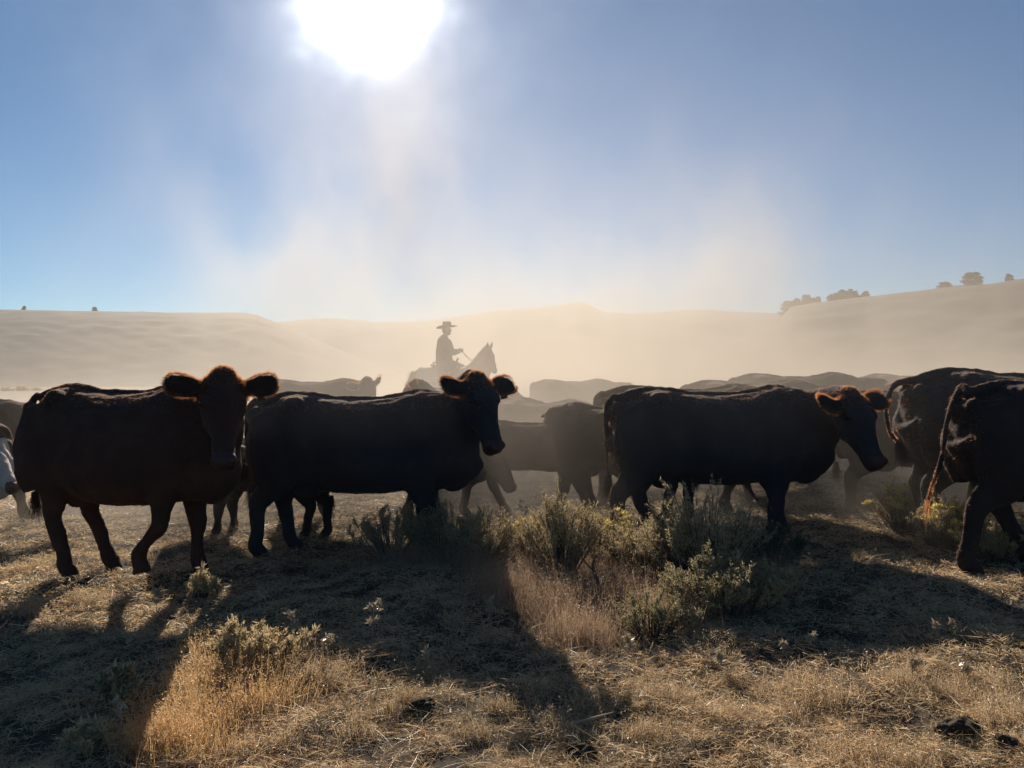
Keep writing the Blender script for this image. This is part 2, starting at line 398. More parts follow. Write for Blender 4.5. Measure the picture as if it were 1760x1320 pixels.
# valley bushes at the foot of the mesa, left
def scrub_mesh(seed, r0=1.0):
    r = np.random.default_rng(seed); n = 900
    q = r.normal(size=(n, 3)); q /= np.linalg.norm(q, axis=1)[:, None]; q[:, 2] = abs(q[:, 2])
    P = q * np.array([1.0, 1.0, .75]) * r.uniform(.5, 1, (n, 1)) * (1 + .25 * np.sin(q[:, :1] * 7 + q[:, 1:2] * 5)) * r0
    V, Q, T = strands(P, q + r.normal(size=(n, 3)) * .4, np.full(n, .22), np.full(n, .12))
    tb = MB()
    for k in range(5):
        a = k * 1.3; tb.tube([(0, 0, -.1), (math.cos(a) * .5, math.sin(a) * .5, .5)], [.04, .015], n=5, sub=2)
    return tb.mesh('stem', [M_twig]), np_mesh('foliage', V, [T], [M_sage])
SC = [scrub_mesh(1), scrub_mesh(2)]
for i, (x, wpx, lab) in enumerate([(12, 22, 'hazy dark valley bush at the very left photo edge'), (38, 26, 'widest hazy valley bush under the mesa'), (62, 18, 'rounded hazy valley bush third from the left edge'),
                                   (92, 14, 'small hazy valley bush right of the dark three'), (-20, 24, 'hazy valley bush just beyond the left edge')][:4]):
    d = 75 + i * 2; s = wpx / 2 / F * d
    e = empty('valley_bush', ((x - 880) / F * d, d, .1), i, s); props(e, lab, 'bush', 'bushes on the valley floor')
    link('stem', SC[i % 2][0], e); link('foliage', SC[i % 2][1], e)

# ------------------------------------------------------------------ cattle
def head_frame(az, pitch, roll=0):
    """axes: X nose direction, Y left side, Z forehead; az 0 = +X, pitch = nose down"""
    return Matrix.Rotation(az, 3, 'Z') @ Matrix.Rotation(pitch, 3, 'Y') @ Matrix.Rotation(roll, 3, 'X')

TRUNK = [(-.955, 1.17, .98, .06), (-.93, 1.235, .92, .14), (-.86, 1.285, .80, .205), (-.74, 1.325, .67, .25), (-.58, 1.362, .61, .275), (-.42, 1.335, .575, .30), (-.22, 1.315, .54, .335),
         (0, 1.305, .525, .355), (.22, 1.31, .53, .35), (.42, 1.335, .54, .32), (.58, 1.375, .55, .28), (.74, 1.365, .55, .25), (.88, 1.33, .565, .22), (.98, 1.28, .62, .17), (1.04, 1.2, .74, .10)]

def cow(label, x, d, yaw, s=1.0, poll=None, face=(0, 35, 0), legs=None, tail=None, hair=16000, voxel=.013, coat=None, calf=False,
        white=False, tag=None, group='cattle of the herd', cat='cow', fat=1.0, muzzle=True, name='cow', seed=1, ears=(0, 0), hl=1.0, foot_z=None, hs=1.08, lx=1.0, ew=1.0):
    """x pixel column of the middle of the trunk, d distance, yaw 0 = heading right, + = away"""
    loc = Vector(((x - 880) / F * d, d, 0)); loc.z = float(ground_z(loc.x, loc.y)) if foot_z is None else foot_z
    ya = R(yaw); W = Matrix.Translation(loc) @ Matrix.Rotation(ya, 4, 'Z') @ Matrix.Scale(s, 4); Wi = W.inverted()
    root = empty(name, loc, ya, s); props(root, label, cat, group)
    b = MB(); lg = 1.0
    # trunk
    leglen = 0.0
    for p_ in (1,):
        pts = []; rad = []
        for (tx, top, bot, wd) in TRUNK:
            if calf: bot = bot + .12 * (1 - abs(tx)); wd *= .82
            mid = (top + bot) / 2; belly = bot - (fat - 1) * .25 * max(0, 1 - (tx + .05) ** 2 * 1.6)
            pts.append((tx, 0, (top + belly) / 2)); rad.append((wd * (1 + (fat - 1) * .8), (top - belly) / 2))
        b.tube(pts, rad, (0, 1, 0), n=28, sub=3, power=2.25)
    # spine ridge, hook bones, pin bones, shoulder blades
    b.tube([(-.9, 0, 1.27), (-.6, 0, 1.335), (-.2, 0, 1.31), (.2, 0, 1.30), (.58, 0, 1.35), (.85, 0, 1.28)], [.035, .05, .035, .035, .05, .05], n=8)
    for sg in (-1, 1):
        b.ell((-.53, sg * .175, 1.27), (.10, .085, .065)); b.tube([(-.54, sg * .20, 1.24), (-.70, sg * .16, 1.20), (-.90, sg * .09, 1.17)], [.06, .05, .06], n=10)
        b.tube([(.62, sg * .11, 1.30), (.70, sg * .20, 1.02), (.80, sg * .20, .86)], [.05, .06, .07], n=10); b.ell((-.89, sg * .10, 1.18), (.07, .05, .07))
        b.tube([(-.78, sg * .11, 1.20), (-.725, sg * .15, 1.0), (-.73, sg * .165, .82), (-.70, sg * .17, .64)], [(.10, .15), (.145, .235), (.14, .215), (.09, .17)], n=16)
        b.tube([(.70, sg * .12, 1.25), (.66, sg * .19, 1.05), (.60, sg * .20, .85), (.55, sg * .19, .70)], [(.07, .12), (.10, .20), (.10, .18), (.075, .13)], n=14)
    b.ell((.86, 0, .74), (.19, .13, .21)); b.tube([(-.78, 0, 1.20), (-.79, 0, 1.02), (-.785, 0, .84), (-.76, 0, .66)], [(.17, .15), (.23, .17), (.22, .16), (.13, .12)], n=16)
    if not calf: b.ell((-.46, 0, .585), (.15, .12, .10))
    # legs: (dx, lift) hind left, hind right, fore left, fore right
    legs = legs or [(0, 0)] * 4
    for i, lgd in enumerate(legs):
        dx, lift = lgd[0], lgd[1]; sg = 1 if i % 2 == 0 else -1; yy = sg * (.15 if not calf else .13)
        if i < 2:
            fx = -.74 + dx
            pts = [(-.64 + .1 * dx, sg * .17, .84), (-.65 + .25 * dx, sg * .172, .69), (-.73 + .5 * dx, yy, .53 + .25 * lift + .05 * max(0, -dx)), (-.80 + .62 * dx + .02, yy, .44 + .5 * lift), (-.755 + .85 * dx, yy, .24 + .9 * lift),
                   (fx - .015 - lift * .4, yy, .115 + lift), (fx + .03 - lift * .6, yy, .05 + lift)]
            b.tube(pts, [(.12, .20), (.11, .18), (.064, .105), (.056, .082), (.046, .062), (.054, .064), (.054, .060)], n=12)
        else:
            fx = .58 + dx
            pts = [(.60 + .05 * dx, sg * .18, .80), (.55 + .15 * dx, sg * .17, .66), (.575 + .42 * dx + lift * .5, yy, .48 + lift * .3), (.585 + .58 * dx + lift * .8, yy, .37 + lift * .4), (.58 + .8 * dx + lift * .3, yy, .24 + lift * .8),
                   (fx - lift * .2, yy, .115 + lift), (fx + .025 - lift * .3, yy, .05 + lift)]
            b.tube(pts, [(.11, .19), (.10, .155), (.066, .098), (.062, .080), (.044, .056), (.052, .062), (.052, .060)], n=12)
        hx, hz = pts[-1][0], lift
        b.tube([(hx - .005, yy, hz + .085), (hx + .012, yy, hz + .04), (hx + .02, yy, hz + .0)], [(.05, .056), (.058, .064), (.062, .074)], side=(0, 1, 0), n=12, sub=2)
    b.v = [(p[0] * lx, p[1], p[2]) for p in b.v]
    # head
    fz, fp, fr = face
    Hm = head_frame(R(fz) - ya, R(fp), R(fr))
    if poll is None: P = Vector((1.34, 0, 1.22))
    else:
        P = Wi @ px(*poll)
    h = hs * (.95 if calf else 1.0)
    def H(a_, b_, c_): return P + Hm @ Vector((a_, b_, c_)) * h
    sideH = Hm @ Vector((0, 1, 0))
    secs = [(-.06, -.07, .06, .06), (-.02, -.06, .095, .095), (.06, -.065, .130, .125), (.15, -.072, .128, .135), (.22, -.075, .114, .132), (.30, -.072, .083, .108), (.38, -.068, .066, .086), (.45, -.066, .066, .078), (.505, -.070, .068, .070), (.54, -.075, .046, .05)]
    b.tube([H(a_, 0, c_) for a_, c_, _, _ in secs], [(w_ * h, q_ * h) for _, _, w_, q_ in secs], side=sideH, n=20, sub=3, power=2.2)
    b.ell(H(-.02, 0, -.02), (.075 * h, .085 * h, .07 * h), Hm); b.ell(H(.02, 0, -.03), (.06 * h, .125 * h, .07 * h), Hm)           # poll knob
    for sg in (-1, 1):
        b.ell(H(.15, sg * .095, .02), (.05 * h, .03 * h, .035 * h), Hm)  # brow
        b.ell(H(.20, sg * .075, -.12), (.10 * h, .035 * h, .07 * h), Hm)  # jaw
        b.ell(H(.50, sg * .045, -.02), (.035 * h, .03 * h, .03 * h), Hm)  # nostril rim
    # ears
    ear_c = []; ear_n = []; ear_o = []
    for j, sg in enumerate((1, -1)):
        e0 = H(.045, sg * .10, -.04); up = ears[j]
        dv = (Hm @ Vector((-.12, sg * 1.0, .10 + up))).normalized(); wv = (Hm @ Vector((.25, 0, 1))).normalized()
        wv = (wv - dv * wv.dot(dv)).normalized(); wv2 = Hm @ Vector((1, 0, 0)); wv = (wv * .25 + (wv2 - dv * wv2.dot(dv)).normalized()).normalized()
        L = .215 * h
        b.tube([e0, e0 + dv * L * .25, e0 + dv * L * .5 - Vector((0, 0, .004)), e0 + dv * L * .8 - Vector((0, 0, .012)), e0 + dv * L - Vector((0, 0, .02))],
               [(.036, .030), (.062 * ew, .022), (.086 * ew, .019), (.084 * ew, .017), (.045 * ew, .012)], side=wv, n=14, sub=4)
        ear_c.append((e0 + dv * L * .15, e0 + dv * L, dv)); ear_o.append((np.array(e0), L, np.array(dv), np.array(wv))); ear_n.append(np.array(dv.cross(wv).normalized()))
    # neck
    nb = H(-.0, 0, -.09); P1 = Vector((.80 * lx, 0, 1.04)); mid = P1.lerp(nb, .52) + Vector((.05, 0, -.02)) + (Hm @ Vector((-.04, 0, 0)))
    b.tube([(.55 * lx, 0, 1.0), P1, mid, nb, H(.10, 0, -.09)], [(.24, .33), (.185, .30), (.14, .215), (.115, .145), (.09, .10)], side=[(0, 1, 0), (0, 1, 0), Vector((0, 1, 0)).lerp(sideH, .5) if sideH.y > -.2 else (0, 1, 0), sideH, sideH], n=20, sub=4)
    b.tube([(.72 * lx, 0, .74), (.93 * lx, 0, .80), Vector((.93 * lx, 0, .80)).lerp(nb, .6) + Vector((0, 0, -.08)), nb + Vector((0, 0, -.06))], [(.07, .18), (.06, .15), (.04, .10), (.03, .05)], n=10)
    # tail
    if tail is None: tl = [Vector((q[0] * lx, q[1], q[2])) for q in ((-.90, 0, 1.30), (-.985, 0, 1.22), (-1.0, 0, 1.0), (-.985, .01, .75), (-.97, .02, .58))]
    else: tl = [Vector((-.88 * lx, 0, 1.28))] + [Wi @ px(*t) for t in tail]
    nr = len(tl); b.tube(tl, [max(.013, .034 * (1 - .75 * i / (nr - 1))) for i in range(nr)], side=(0, 1, 0), n=8, sub=5)
    V, Q, T = remeshed(b, voxel, 5, .5, disp=.030, dscale=.13)
    # material regions
    ctr = V[Q].mean(1); mi = np.zeros(len(Q), int)
    Hn = np.array([list(Hm @ Vector((1, 0, 0))), list(Hm @ Vector((0, 0, 1)))]); rel = (ctr - np.array(P)) / h
    a_ = rel @ Hn[0]; z_ = rel @ Hn[1]; y_ = rel @ np.array(sideH)
    nearh = (np.linalg.norm(rel, axis=1) < .65)
    if white: mi[nearh & (a_ > .0) & (abs(y_) < .16)] = 2
    if muzzle: mi[nearh & (a_ > .465 + .02 * np.sin(z_ * 40)) & (abs(y_) < .11) & (z_ > -.16) & (z_ < .05)] = 1
    mi[ctr[:, 2] < .055] = 3
    for i, lgd in enumerate(legs):
        if lgd[1] > .02:
            pass
    coat = coat or M_coat
    # coat hair, longer on the ears, the poll and along the back
    ea = [(np.array(a), np.array(c)) for a, c, _ in ear_c]
    def eard(C):
        dm = np.full(len(C), 9.)
        for a, c in ea:
            ab = c - a; t = np.clip(((C - a) @ ab) / (ab @ ab), 0, 1); dm = np.minimum(dm, np.linalg.norm(C - a - t[:, None] * ab, axis=1))
        return dm
    def wgt(C):
        return .7 + 14 * (eard(C) < .10) + 3 * (np.linalg.norm(C - np.array(P), axis=1) < .13) + 2.5 * (C[:, 2] > 1.2) + 1.2 * (C[:, 0] < -.85)
    Pn, Nn = surf_samples(V, Q, hair, wgt)
    ed = eard(Pn) < .09; pl = np.linalg.norm(Pn - np.array(P), axis=1) < .12
    flow = np.tile(np.array([-.75, 0, -.55]), (len(Pn), 1))
    for (a, c, dv) in ear_c:
        m = np.linalg.norm(Pn - np.array((a + c) / 2), axis=1) < .17; flow[m & ed] = np.array(dv) * 1.2
    flow[pl] = np.array(Hm @ Vector((.2, 0, .6)))
    zz = np.clip((Pn[:, 2] - 1.20) / .15, 0, 1); flatear = np.zeros(len(Pn), bool)
    for k_, (a, c, dv) in enumerate(ear_c):
        m = ed & (np.linalg.norm(Pn - np.array((a + c) / 2), axis=1) < .17); flatear[m] = np.abs(Nn[m] @ ear_n[k_]) > .5
    rim = (ed & ~flatear) | (pl & (Nn[:, 2] > .15) & (rng.random(len(Pn)) < .6)) | (~ed & (rng.random(len(Pn)) < zz * .55)) | (~ed & (rng.random(len(Pn)) < .3 * np.clip((-.86 * lx - Pn[:, 0]) / .06, 0, 1)))
    D = Nn * np.where(ed & rim, 1.2, np.where(rim, .7, .2))[:, None] + flow * .8 + rng.normal(size=Pn.shape) * np.where(rim, .28, .08)[:, None]
    L = rng.uniform(.012, .024, len(Pn)); L[ed] = rng.uniform(.016, .036, ed.sum()); L[pl] = rng.uniform(.012, .030, pl.sum()); L *= hl
    back = (Pn[:, 2] > 1.28) & ~ed & ~pl; L[back] *= .55
    hv, hq, ht = strands(Pn, D, L, np.full(len(Pn), .0016 if d < 8 else .003))
    hm = np.where(rim, 4, 0)
    nE = 2200 if d < 8 else 350                      # fringe round each ear
    FP = []; FD = []
    for (e_, L_, dv, wv) in ear_o:
        t_ = rng.uniform(.08, 1.0, nE); sg_ = rng.choice([-1., 1.], nE); wd = np.interp(t_, [0, .25, .5, .8, .93, 1.0], [.036, .060 * ew, .080 * ew, .078 * ew, .062 * ew, .03 * ew]) * sg_
        nn = np.cross(dv, wv); FP.append(e_ + dv * (L_ * t_)[:, None] + wv * wd[:, None] + nn * rng.normal(size=(nE, 1)) * .006)
        FD.append(wv * sg_[:, None] * (1.1 - .5 * t_[:, None]) + dv * (.25 + 1.5 * np.clip(t_ - .75, 0, 1)[:, None]) + nn * rng.normal(size=(nE, 1)) * .3 + rng.normal(size=(nE, 3)) * .15)
    if tail is not None:
        tp = np.array([list(q) for q in tl]); k_ = 1000; t_ = rng.uniform(0, len(tl) - 1.001, k_); i_ = t_.astype(int); f_ = (t_ - i_)[:, None]; ax = tp[i_ + 1] - tp[i_]; ax /= np.linalg.norm(ax, axis=1)[:, None]
        rd = rng.normal(size=(k_, 3)); rd -= ax * (rd * ax).sum(1)[:, None]; rd /= np.linalg.norm(rd, axis=1)[:, None]
        FP.append(tp[i_] * (1 - f_) + tp[i_ + 1] * f_ + rd * .014); FD.append(rd * .5 + ax * 1.0)
    FP = np.concatenate(FP); FD = np.concatenate(FD)
    fv, fq, ft = strands(FP, FD, rng.uniform(.012, .030, len(FP)) * np.where(np.arange(len(FP)) < 2 * nE, 1.0, .6), np.full(len(FP), .0018 if d < 8 else .004))
    ht = np.concatenate([ht, ft + len(hv)]); hv = np.concatenate([hv, fv]); hm = np.concatenate([hm, np.full(len(ft), 4)])
    if white:
        wm_ = (np.linalg.norm(Pn - np.array(P), axis=1) < .6) & (((Pn - np.array(P)) @ Hn[0]) > 0) & ~ed; hm[:len(wm_)][wm_] = 5
    me = np_mesh('body', np.concatenate([V, hv]), [Q, T, ht + len(V)], [coat, M_muz, M_white, M_hoof, M_hair, M_whair], np.concatenate([mi, np.zeros(len(T), int), hm]), True)
    link('body', me, root)
    # tail switch
    te = tl[-1]; td = (tl[-1] - tl[-2]).normalized(); n = 500 if tail is None or len(tail) < 5 else 45
    PP = np.array(te) + rng.normal(size=(n, 3)) * .010; DD = np.array(td) * .5 + np.array([0, 0, -.8]) + rng.normal(size=(n, 3)) * .22
    BB = rng.normal(size=(n, 3)) * .02
    sv, sq, st = strands(PP, DD, rng.uniform(.10, .24, n) * (1 if n > 200 else .9), np.full(n, .002), BB, 3)
    link('tail_switch', np_mesh('tail_switch', sv, [sq, st], [M_hair if (tail and len(tail) > 4) else coat]), root)
    # eyes
    for sg in (-1, 1):
        eb = MB(); eb.ell((0, 0, 0), (.022 * h, .016 * h, .020 * h), Hm, 12, 8); o = link('eye', eb.mesh('eye', [M_eye]), root); o.location = H(.155, sg * .116, .002)
    if tag is not None:
        a, c, dv = ear_c[tag]; tb = MB()
        tb.box((0, 0, -.035), (.028, .0025, .035)); tb.ell((0, 0, .004), (.008, .008, .008), n=8, m=5)
        o = link('ear_tag', tb.mesh('ear_tag', [M_tag], False), root); o.location = a.lerp(c, .45) + Vector((0, -.016, -.04)); o.rotation_euler = (R(8), R(-14 if tag == 0 else 10), -ya)
    return root

G0 = 'cattle of the herd'
# --- five large near cows
cow('biggest dark cow at far left, head turned to the camera, ears spread wide', 217, 5.35, -8, .975, poll=(383, 652, 4.95), face=(-68, 62, 0), hs=1.12, lx=.76, ew=1.1,
    legs=[(.42, 0), (.27, 0), (.02, .0), (-.32, .07)], hair=34000, fat=1.06, tag=0, ears=(.12, .12), coat=M_redcoat)
cow('dark cow side-on left of centre, looking at the camera, tag in its ear', 616, 6.3, 2, .975, poll=(823, 655, 5.95), face=(-52, 62, 0), hs=1.10, lx=.93, ew=1.12,
    legs=[(.10, 0), (-.12, 0), (-.02, 0), (.08, 0)], hair=34000, fat=1.04, tag=0, ears=(.15, .05), coat=M_black)
cow('dark cow walking right behind the brush with lowered head and glowing orange ears', 1226, 6.6, 1, .985, poll=(1464, 683, 6.15), face=(-64, 60, 6), hs=1.12, lx=.94, ew=1.1,
    legs=[(.18, 0), (-.20, 0), (.12, 0), (-.10, 0)], hair=34000, fat=1.02, ears=(.15, .15), coat=M_black)
cow('tallest dark cow at right with its hooked tail switch hanging beside the brush', 1757, 6.7, 4, 1.10, poll=(2000, 690, 6.9), face=(0, 40, 0),
    legs=[(.05, 0), (-.10, 0), (0, 0), (.1, 0)], tail=[(1537, 662, 6.7), (1523, 700, 6.5), (1529, 742, 6.4), (1544, 760, 6.4)], hair=26000, fat=1.03, coat=M_black)
cow('dark cow cut by the right photo edge with a long rim-lit tail', 1858, 5.75, 5, 1.02, poll=(2100, 680, 5.9), face=(0, 45, 0),
    legs=[(.42, 0), (-.24, 0), (.1, 0), (-.1, 0)], tail=[(1650, 666, 5.75), (1629, 722, 5.65), (1619, 790, 5.6), (1604, 832, 5.6), (1596, 860, 5.6)], hair=26000, fat=1.05)
# --- middle distance
cow('brown young cow in the centre gap, ears out, looking away', 1062, 7.7, 150, .82, poll=(962, 708, 8.3), face=(140, 35, 0),
    legs=[(.1, 0), (-.1, 0), (.14, 0), (-.18, 0)], hair=16000, calf=True, ears=(.1, .1), coat=M_coat, voxel=.015, group='younger cattle')
cow('greyish calf striding right behind the cow with the ear tag', 912, 8.0, 3, .72, poll=(1040, 770, 8.0), face=(0, 50, 0),
    legs=[(.36, 0), (-.22, 0), (.25, 0), (-.2, 0)], hair=10000, calf=True, coat=M_coat, voxel=.017, group='younger cattle', cat='calf')
cow('cow added behind the ear-tagged cow to shade the ground under its belly', 640, 7.7, 3, .92, poll=(845, 760, 7.7), face=(0, 60, 0),
    legs=[(.2, 0), (-.15, 0), (.1, 0), (-.2, 0)], hair=4000, voxel=.02)  # made-up cow, added so its shadow darkens the ground below the tagged cow
cow('small dark calf half hidden in the gap between the two big left cows', 455, 6.9, 170, .66, poll=(408, 782, 6.5), face=(-120, 70, 0),
    legs=[(.1, 0), (-.1, 0), (.05, 0), (-.05, 0)], hair=8000, calf=True, voxel=.017, group='younger cattle', cat='calf')
cow('red-brown cow behind the far left cow, one pale leg trailing', -95, 7.4, 5, .88, poll=(150, 760, 7.4), face=(0, 60, 0),
    legs=[(.2, 0), (-.2, 0), (.16, 0), (-.2, 0)], hair=8000, coat=M_redcoat, voxel=.018)
cow('white-faced cow at the left photo edge with only its nose in view', -150, 6.4, 0, .80, poll=(-25, 768, 6.3), face=(-14, 42, 0),
    legs=[(.1, 0), (-.1, 0), (.0, 0), (-.2, 0)], hair=14000, white=True, coat=M_redcoat, voxel=.015)
cow('dusty cow rump rising directly behind the brush-side cow', 1178, 8.4, 3, 1.0, poll=(1400, 690, 8.4), face=(0, 60, 0),
    legs=[(.25, 0), (-.2, 0), (.2, 0), (-.2, 0)], hair=9000, coat=M_coat, voxel=.018)
cow('dim cow between the orange-eared head and the tallest cow, two grey legs below', 1590, 8.1, 2, .97, poll=(1790, 720, 8.1), face=(0, 60, 0),
    legs=[(.12, 0), (-.16, 0), (.2, 0), (-.2, 0)], hair=8000, coat=M_coat, voxel=.018)

# --- far cows, fading in the dust
def far(label, x, d, yaw, s, poll=None, face=(0, 40, 0), seed=0, **k):
    return cow(label, x, d, yaw, s, poll, face, hair=2500, voxel=.024, group='cattle far back in the dust', hl=1.3, **k)
far('hazy cow back left of the rider, its head raised with one upright ear', 535, 12.5, 2, .94, poll=(630, 656, 12.2), face=(-70, 62, 20), ears=(.9, .1), legs=[(.2, 0), (-.2, 0), (.1, 0), (-.1, 0)])
far('hazy cow head below the rider with its brow sloping right', 840, 10.8, 180, .80, poll=(712, 658, 10.4), face=(-165, 50, 0), ears=(.7, .4), legs=[(.1, 0), (-.2, 0), (.2, 0), (-.1, 0)])
far('faintest cow back right of the ear-tagged cow head', 985, 15.5, 0, .87, legs=[(.2, 0), (-.2, 0), (.1, 0), (-.1, 0)])
far('pale low cow flank just above the striding calf', 925, 10.6, 4, .80, legs=[(-.2, 0), (.2, 0), (.1, 0), (-.1, 0)])
far('long hazy cow back spanning above the brush-side cow', 1365, 12.0, 2, 1.06, legs=[(.2, 0), (-.1, 0), (.1, 0), (-.1, 0)])
far('hazy cow hip just left of the long hazy back', 1290, 10.6, 4, 1.0, legs=[(.2, 0), (-.1, 0), (-.1, 0), (.1, 0)])
far('very pale cow back above the dim cow near the tallest one', 1560, 15.0, 0, 1.0, legs=[(.2, 0), (-.1, 0), (-.1, 0), (.1, 0)])
far('pale cow back showing behind the tallest cow at the right edge', 1800, 10.5, 0, 1.03, legs=[(-.2, 0), (.1, 0), (-.1, 0), (.1, 0)])
far('faded cow whose legs show beneath the calf and tagged cow', 800, 11.5, 6, .86, poll=(890, 700, 11.4), face=(10, 60, 0), legs=[(.3, 0), (-.3, 0), (.3, 0), (-.2, 0)])

# ------------------------------------------------------------------ horse and rider
RD = 17.0
def horse_and_rider():
    x0 = (768 - 880) / F * RD; loc = Vector((x0, RD, float(ground_z(x0, RD)))); ya = R(-18)
    root = empty('horse', loc, ya); props(root, 'saddled dark horse in the dust, ears pricked, walking right under the rider', 'horse')
    b = MB()
    tr = [(-.80, 1.30, 1.05, .08), (-.74, 1.46, .92, .2), (-.6, 1.55, .84, .27), (-.4, 1.56, .80, .28), (-.15, 1.50, .78, .28), (.1, 1.48, .76, .28), (.35, 1.52, .76, .26), (.55, 1.58, .80, .22), (.72, 1.50, .86, .18), (.82, 1.38, .98, .1)]
    b.tube([(a, 0, (t + q) / 2) for a, t, q, _ in tr], [(w_, (t - q) / 2) for _, t, q, w_ in tr], n=24, sub=3, power=2.2)
    b.tube([(.50, 0, 1.25), (.72, 0, 1.42), (.90, -.02, 1.62), (1.0, -.05, 1.80), (1.05, -.06, 1.87)], [(.17, .28), (.14, .28), (.10, .22), (.08, .16), (.065, .11)], n=18)
    Hm = head_frame(R(-25), R(64)); P = Vector((1.02, -.05, 1.96))
    H = lambda a, y, c: P + Hm @ Vector((a, y, c))
    secs = [(-.05, -.07, .05, .05), (0, -.07, .08, .09), (.10, -.09, .095, .125), (.20, -.10, .09, .13), (.32, -.085, .07, .095), (.42, -.08, .058, .075), (.52, -.085, .062, .07), (.57, -.09, .04, .045)]
    b.tube([H(a, 0, c) for a, c, _, _ in secs], [(w_, q_) for _, _, w_, q_ in secs], side=Hm @ Vector((0, 1, 0)), n=16, sub=3)
    for sg in (-1, 1):
        e0 = H(-.02, sg * .065, -.01)
        b.tube([e0, e0 + Vector((.01, 0, .045)), e0 + Vector((.02, 0, .085)), e0 + Vector((.03, 0, .13))], [(.022, .03), (.026, .035), (.02, .026), (.006, .008)], side=(0, 1, 0), n=10)
        for (hx, hz, pts) in ((0, 0, [(-.55, 1.05, .2, .12), (-.50, .88, .14, .10), (-.66, .60, .075, .055), (-.72, .50, .06, .05), (-.68, .28, .038, .034), (-.68, .13, .042, .04), (-.64, .03, .055, .055)]),
                              (0, 0, [(.55, 1.0, .14, .10), (.52, .80, .10, .07), (.55, .60, .06, .05), (.56, .48, .05, .05), (.55, .28, .034, .032), (.56, .13, .04, .038), (.60, .03, .055, .055)])):
            sh = .12 * sg
            b.tube([(a + sh * (1 - z_) * 1.0, sg * .15, z_) for a, z_, _, _ in pts], [(q_, w_) for _, _, w_, q_ in pts], n=10)
    V, Q, T = remeshed(b, .02, 4, .5, .015, .2)
    link('body', np_mesh('body', V, [Q, T], [M_horse], smooth=True), root)
    # mane and tail
    n = 2600; t = rng.random(n)[:, None]; A = np.array([.60, 0, 1.60]); B_ = np.array([1.0, -.05, 2.02]); mv = A + (B_ - A) * t + rng.normal(size=(n, 3)) * .012 + np.array([-.0, 0, .03]) * np.sin(t * 3)
    sv, sq, st = strands(mv, np.array([-.5, -.5, .1]) + rng.normal(size=(n, 3)) * .3, rng.uniform(.05, .11, n), np.full(n, .003), np.tile([0, -.03, -.1], (n, 1)), 3)
    link('mane', np_mesh('mane', sv, [sq, st], [M_felt]), root)
    n = 1200; sv, sq, st = strands(np.array([-.80, 0, 1.40]) + rng.normal(size=(n, 3)) * .03, np.array([-.35, 0, -.9]) + rng.normal(size=(n, 3)) * .08, rng.uniform(.5, .95, n), np.full(n, .008), np.tile([.12, 0, 0], (n, 1)), 3)
    link('tail', np_mesh('tail', sv, [sq, st], [M_felt]), root)
    for sg in (-1, 1):
        e = MB(); e.ell((0, 0, 0), (.018, .014, .018)); link('eye', e.mesh('eye', [M_eye]), root, H(.17, sg * .088, -.03))
    # saddle
    s = MB(); s.tube([(-.30, 0, 1.60), (-.2, 0, 1.585), (0, 0, 1.565), (.18, 0, 1.60), (.24, 0, 1.66)], [(.20, .05), (.23, .05), (.22, .04), (.16, .05), (.06, .05)], n=16)
    s.tube([(-.26, 0, 1.60), (-.28, 0, 1.66)], [(.19, .03), (.15, .02)], n=12)      # cantle
    s.tube([(.22, 0, 1.64), (.25, 0, 1.72), (.27, 0, 1.745)], [.028, .02, .035], n=10)   # horn
    sd = link('saddle', s.mesh('saddle', [M_leather]), root)
    for sg in (-1, 1):
        f_ = MB(); f_.tube([(-.02, sg * .22, 1.55), (0, sg * .30, 1.3), (.05, sg * .315, 1.05), (.08, sg * .31, .92)], [(.015, .12), (.013, .13), (.012, .10), (.01, .04)], side=(0, 1, 0), n=12)
        fl = link('fender', f_.mesh('fender', [M_leather]), sd)
        st_ = MB(); st_.tube([(.04, sg * .31, .93), (.04, sg * .36, .84), (.04, sg * .36, .78), (.16, sg * .36, .78), (.16, sg * .36, .84), (.12, sg * .31, .93)], [.012] * 6, n=6); link('stirrup', st_.mesh('stirrup', [M_leather]), fl)
    k = MB(); 
    V2 = []; nn = 13
    for i, xx in enumerate(np.linspace(-.62, .30, 10)):
        for j in range(nn):
            a = math.pi * (j / (nn - 1)); V2.append((xx, -math.cos(a) * .30, 1.22 + math.sin(a) * (.345 + .02 * math.cos(xx * 6))))
    Fc = [(i * nn + j, i * nn + j + 1, (i + 1) * nn + j + 1, (i + 1) * nn + j) for i in range(9) for j in range(nn - 1)]
    k.add(V2, Fc); k.add([(p[0], p[1] * 1.04, p[2] + .012) for p in V2], [tuple(reversed(f)) for f in Fc]); link('saddle_blanket', k.mesh('saddle_blanket', [M_blanket]), root)
    br = MB()
    def strap(pts, r=.008): br.tube(pts, [r] * len(pts), n=6, sub=3)
    strap([H(.02, .09, -.05), H(.02, .0, .04), H(.02, -.09, -.05)]); strap([H(.38, .075, -.08), H(.38, 0, .022), H(.38, -.075, -.08), H(.38, 0, -.165), H(.38, .075, -.08)])
    for sg in (-1, 1): strap([H(.02, sg * .088, -.05), H(.2, sg * .098, -.09), H(.38, sg * .078, -.08), H(.48, sg * .065, -.09)])
    link('bridle', br.mesh('bridle', [M_leather]), root)
    hand = Vector((.36, -.02, 1.90))
    rn = MB()
    for sg in (-1, 1): rn.tube([H(.48, sg * .065, -.09), Vector((.85, sg * .12, 1.62)), Vector((.6, sg * .08, 1.68)), hand], [.006] * 4, n=6)
    link('rein', rn.mesh('rein', [M_leather]), root)

    # rider, a thing of its own
    pr = empty('person', loc, ya); props(pr, 'rider in a wide-brimmed black hat and dark jacket holding the reins', 'person')
    b = MB(); Z = 1.64
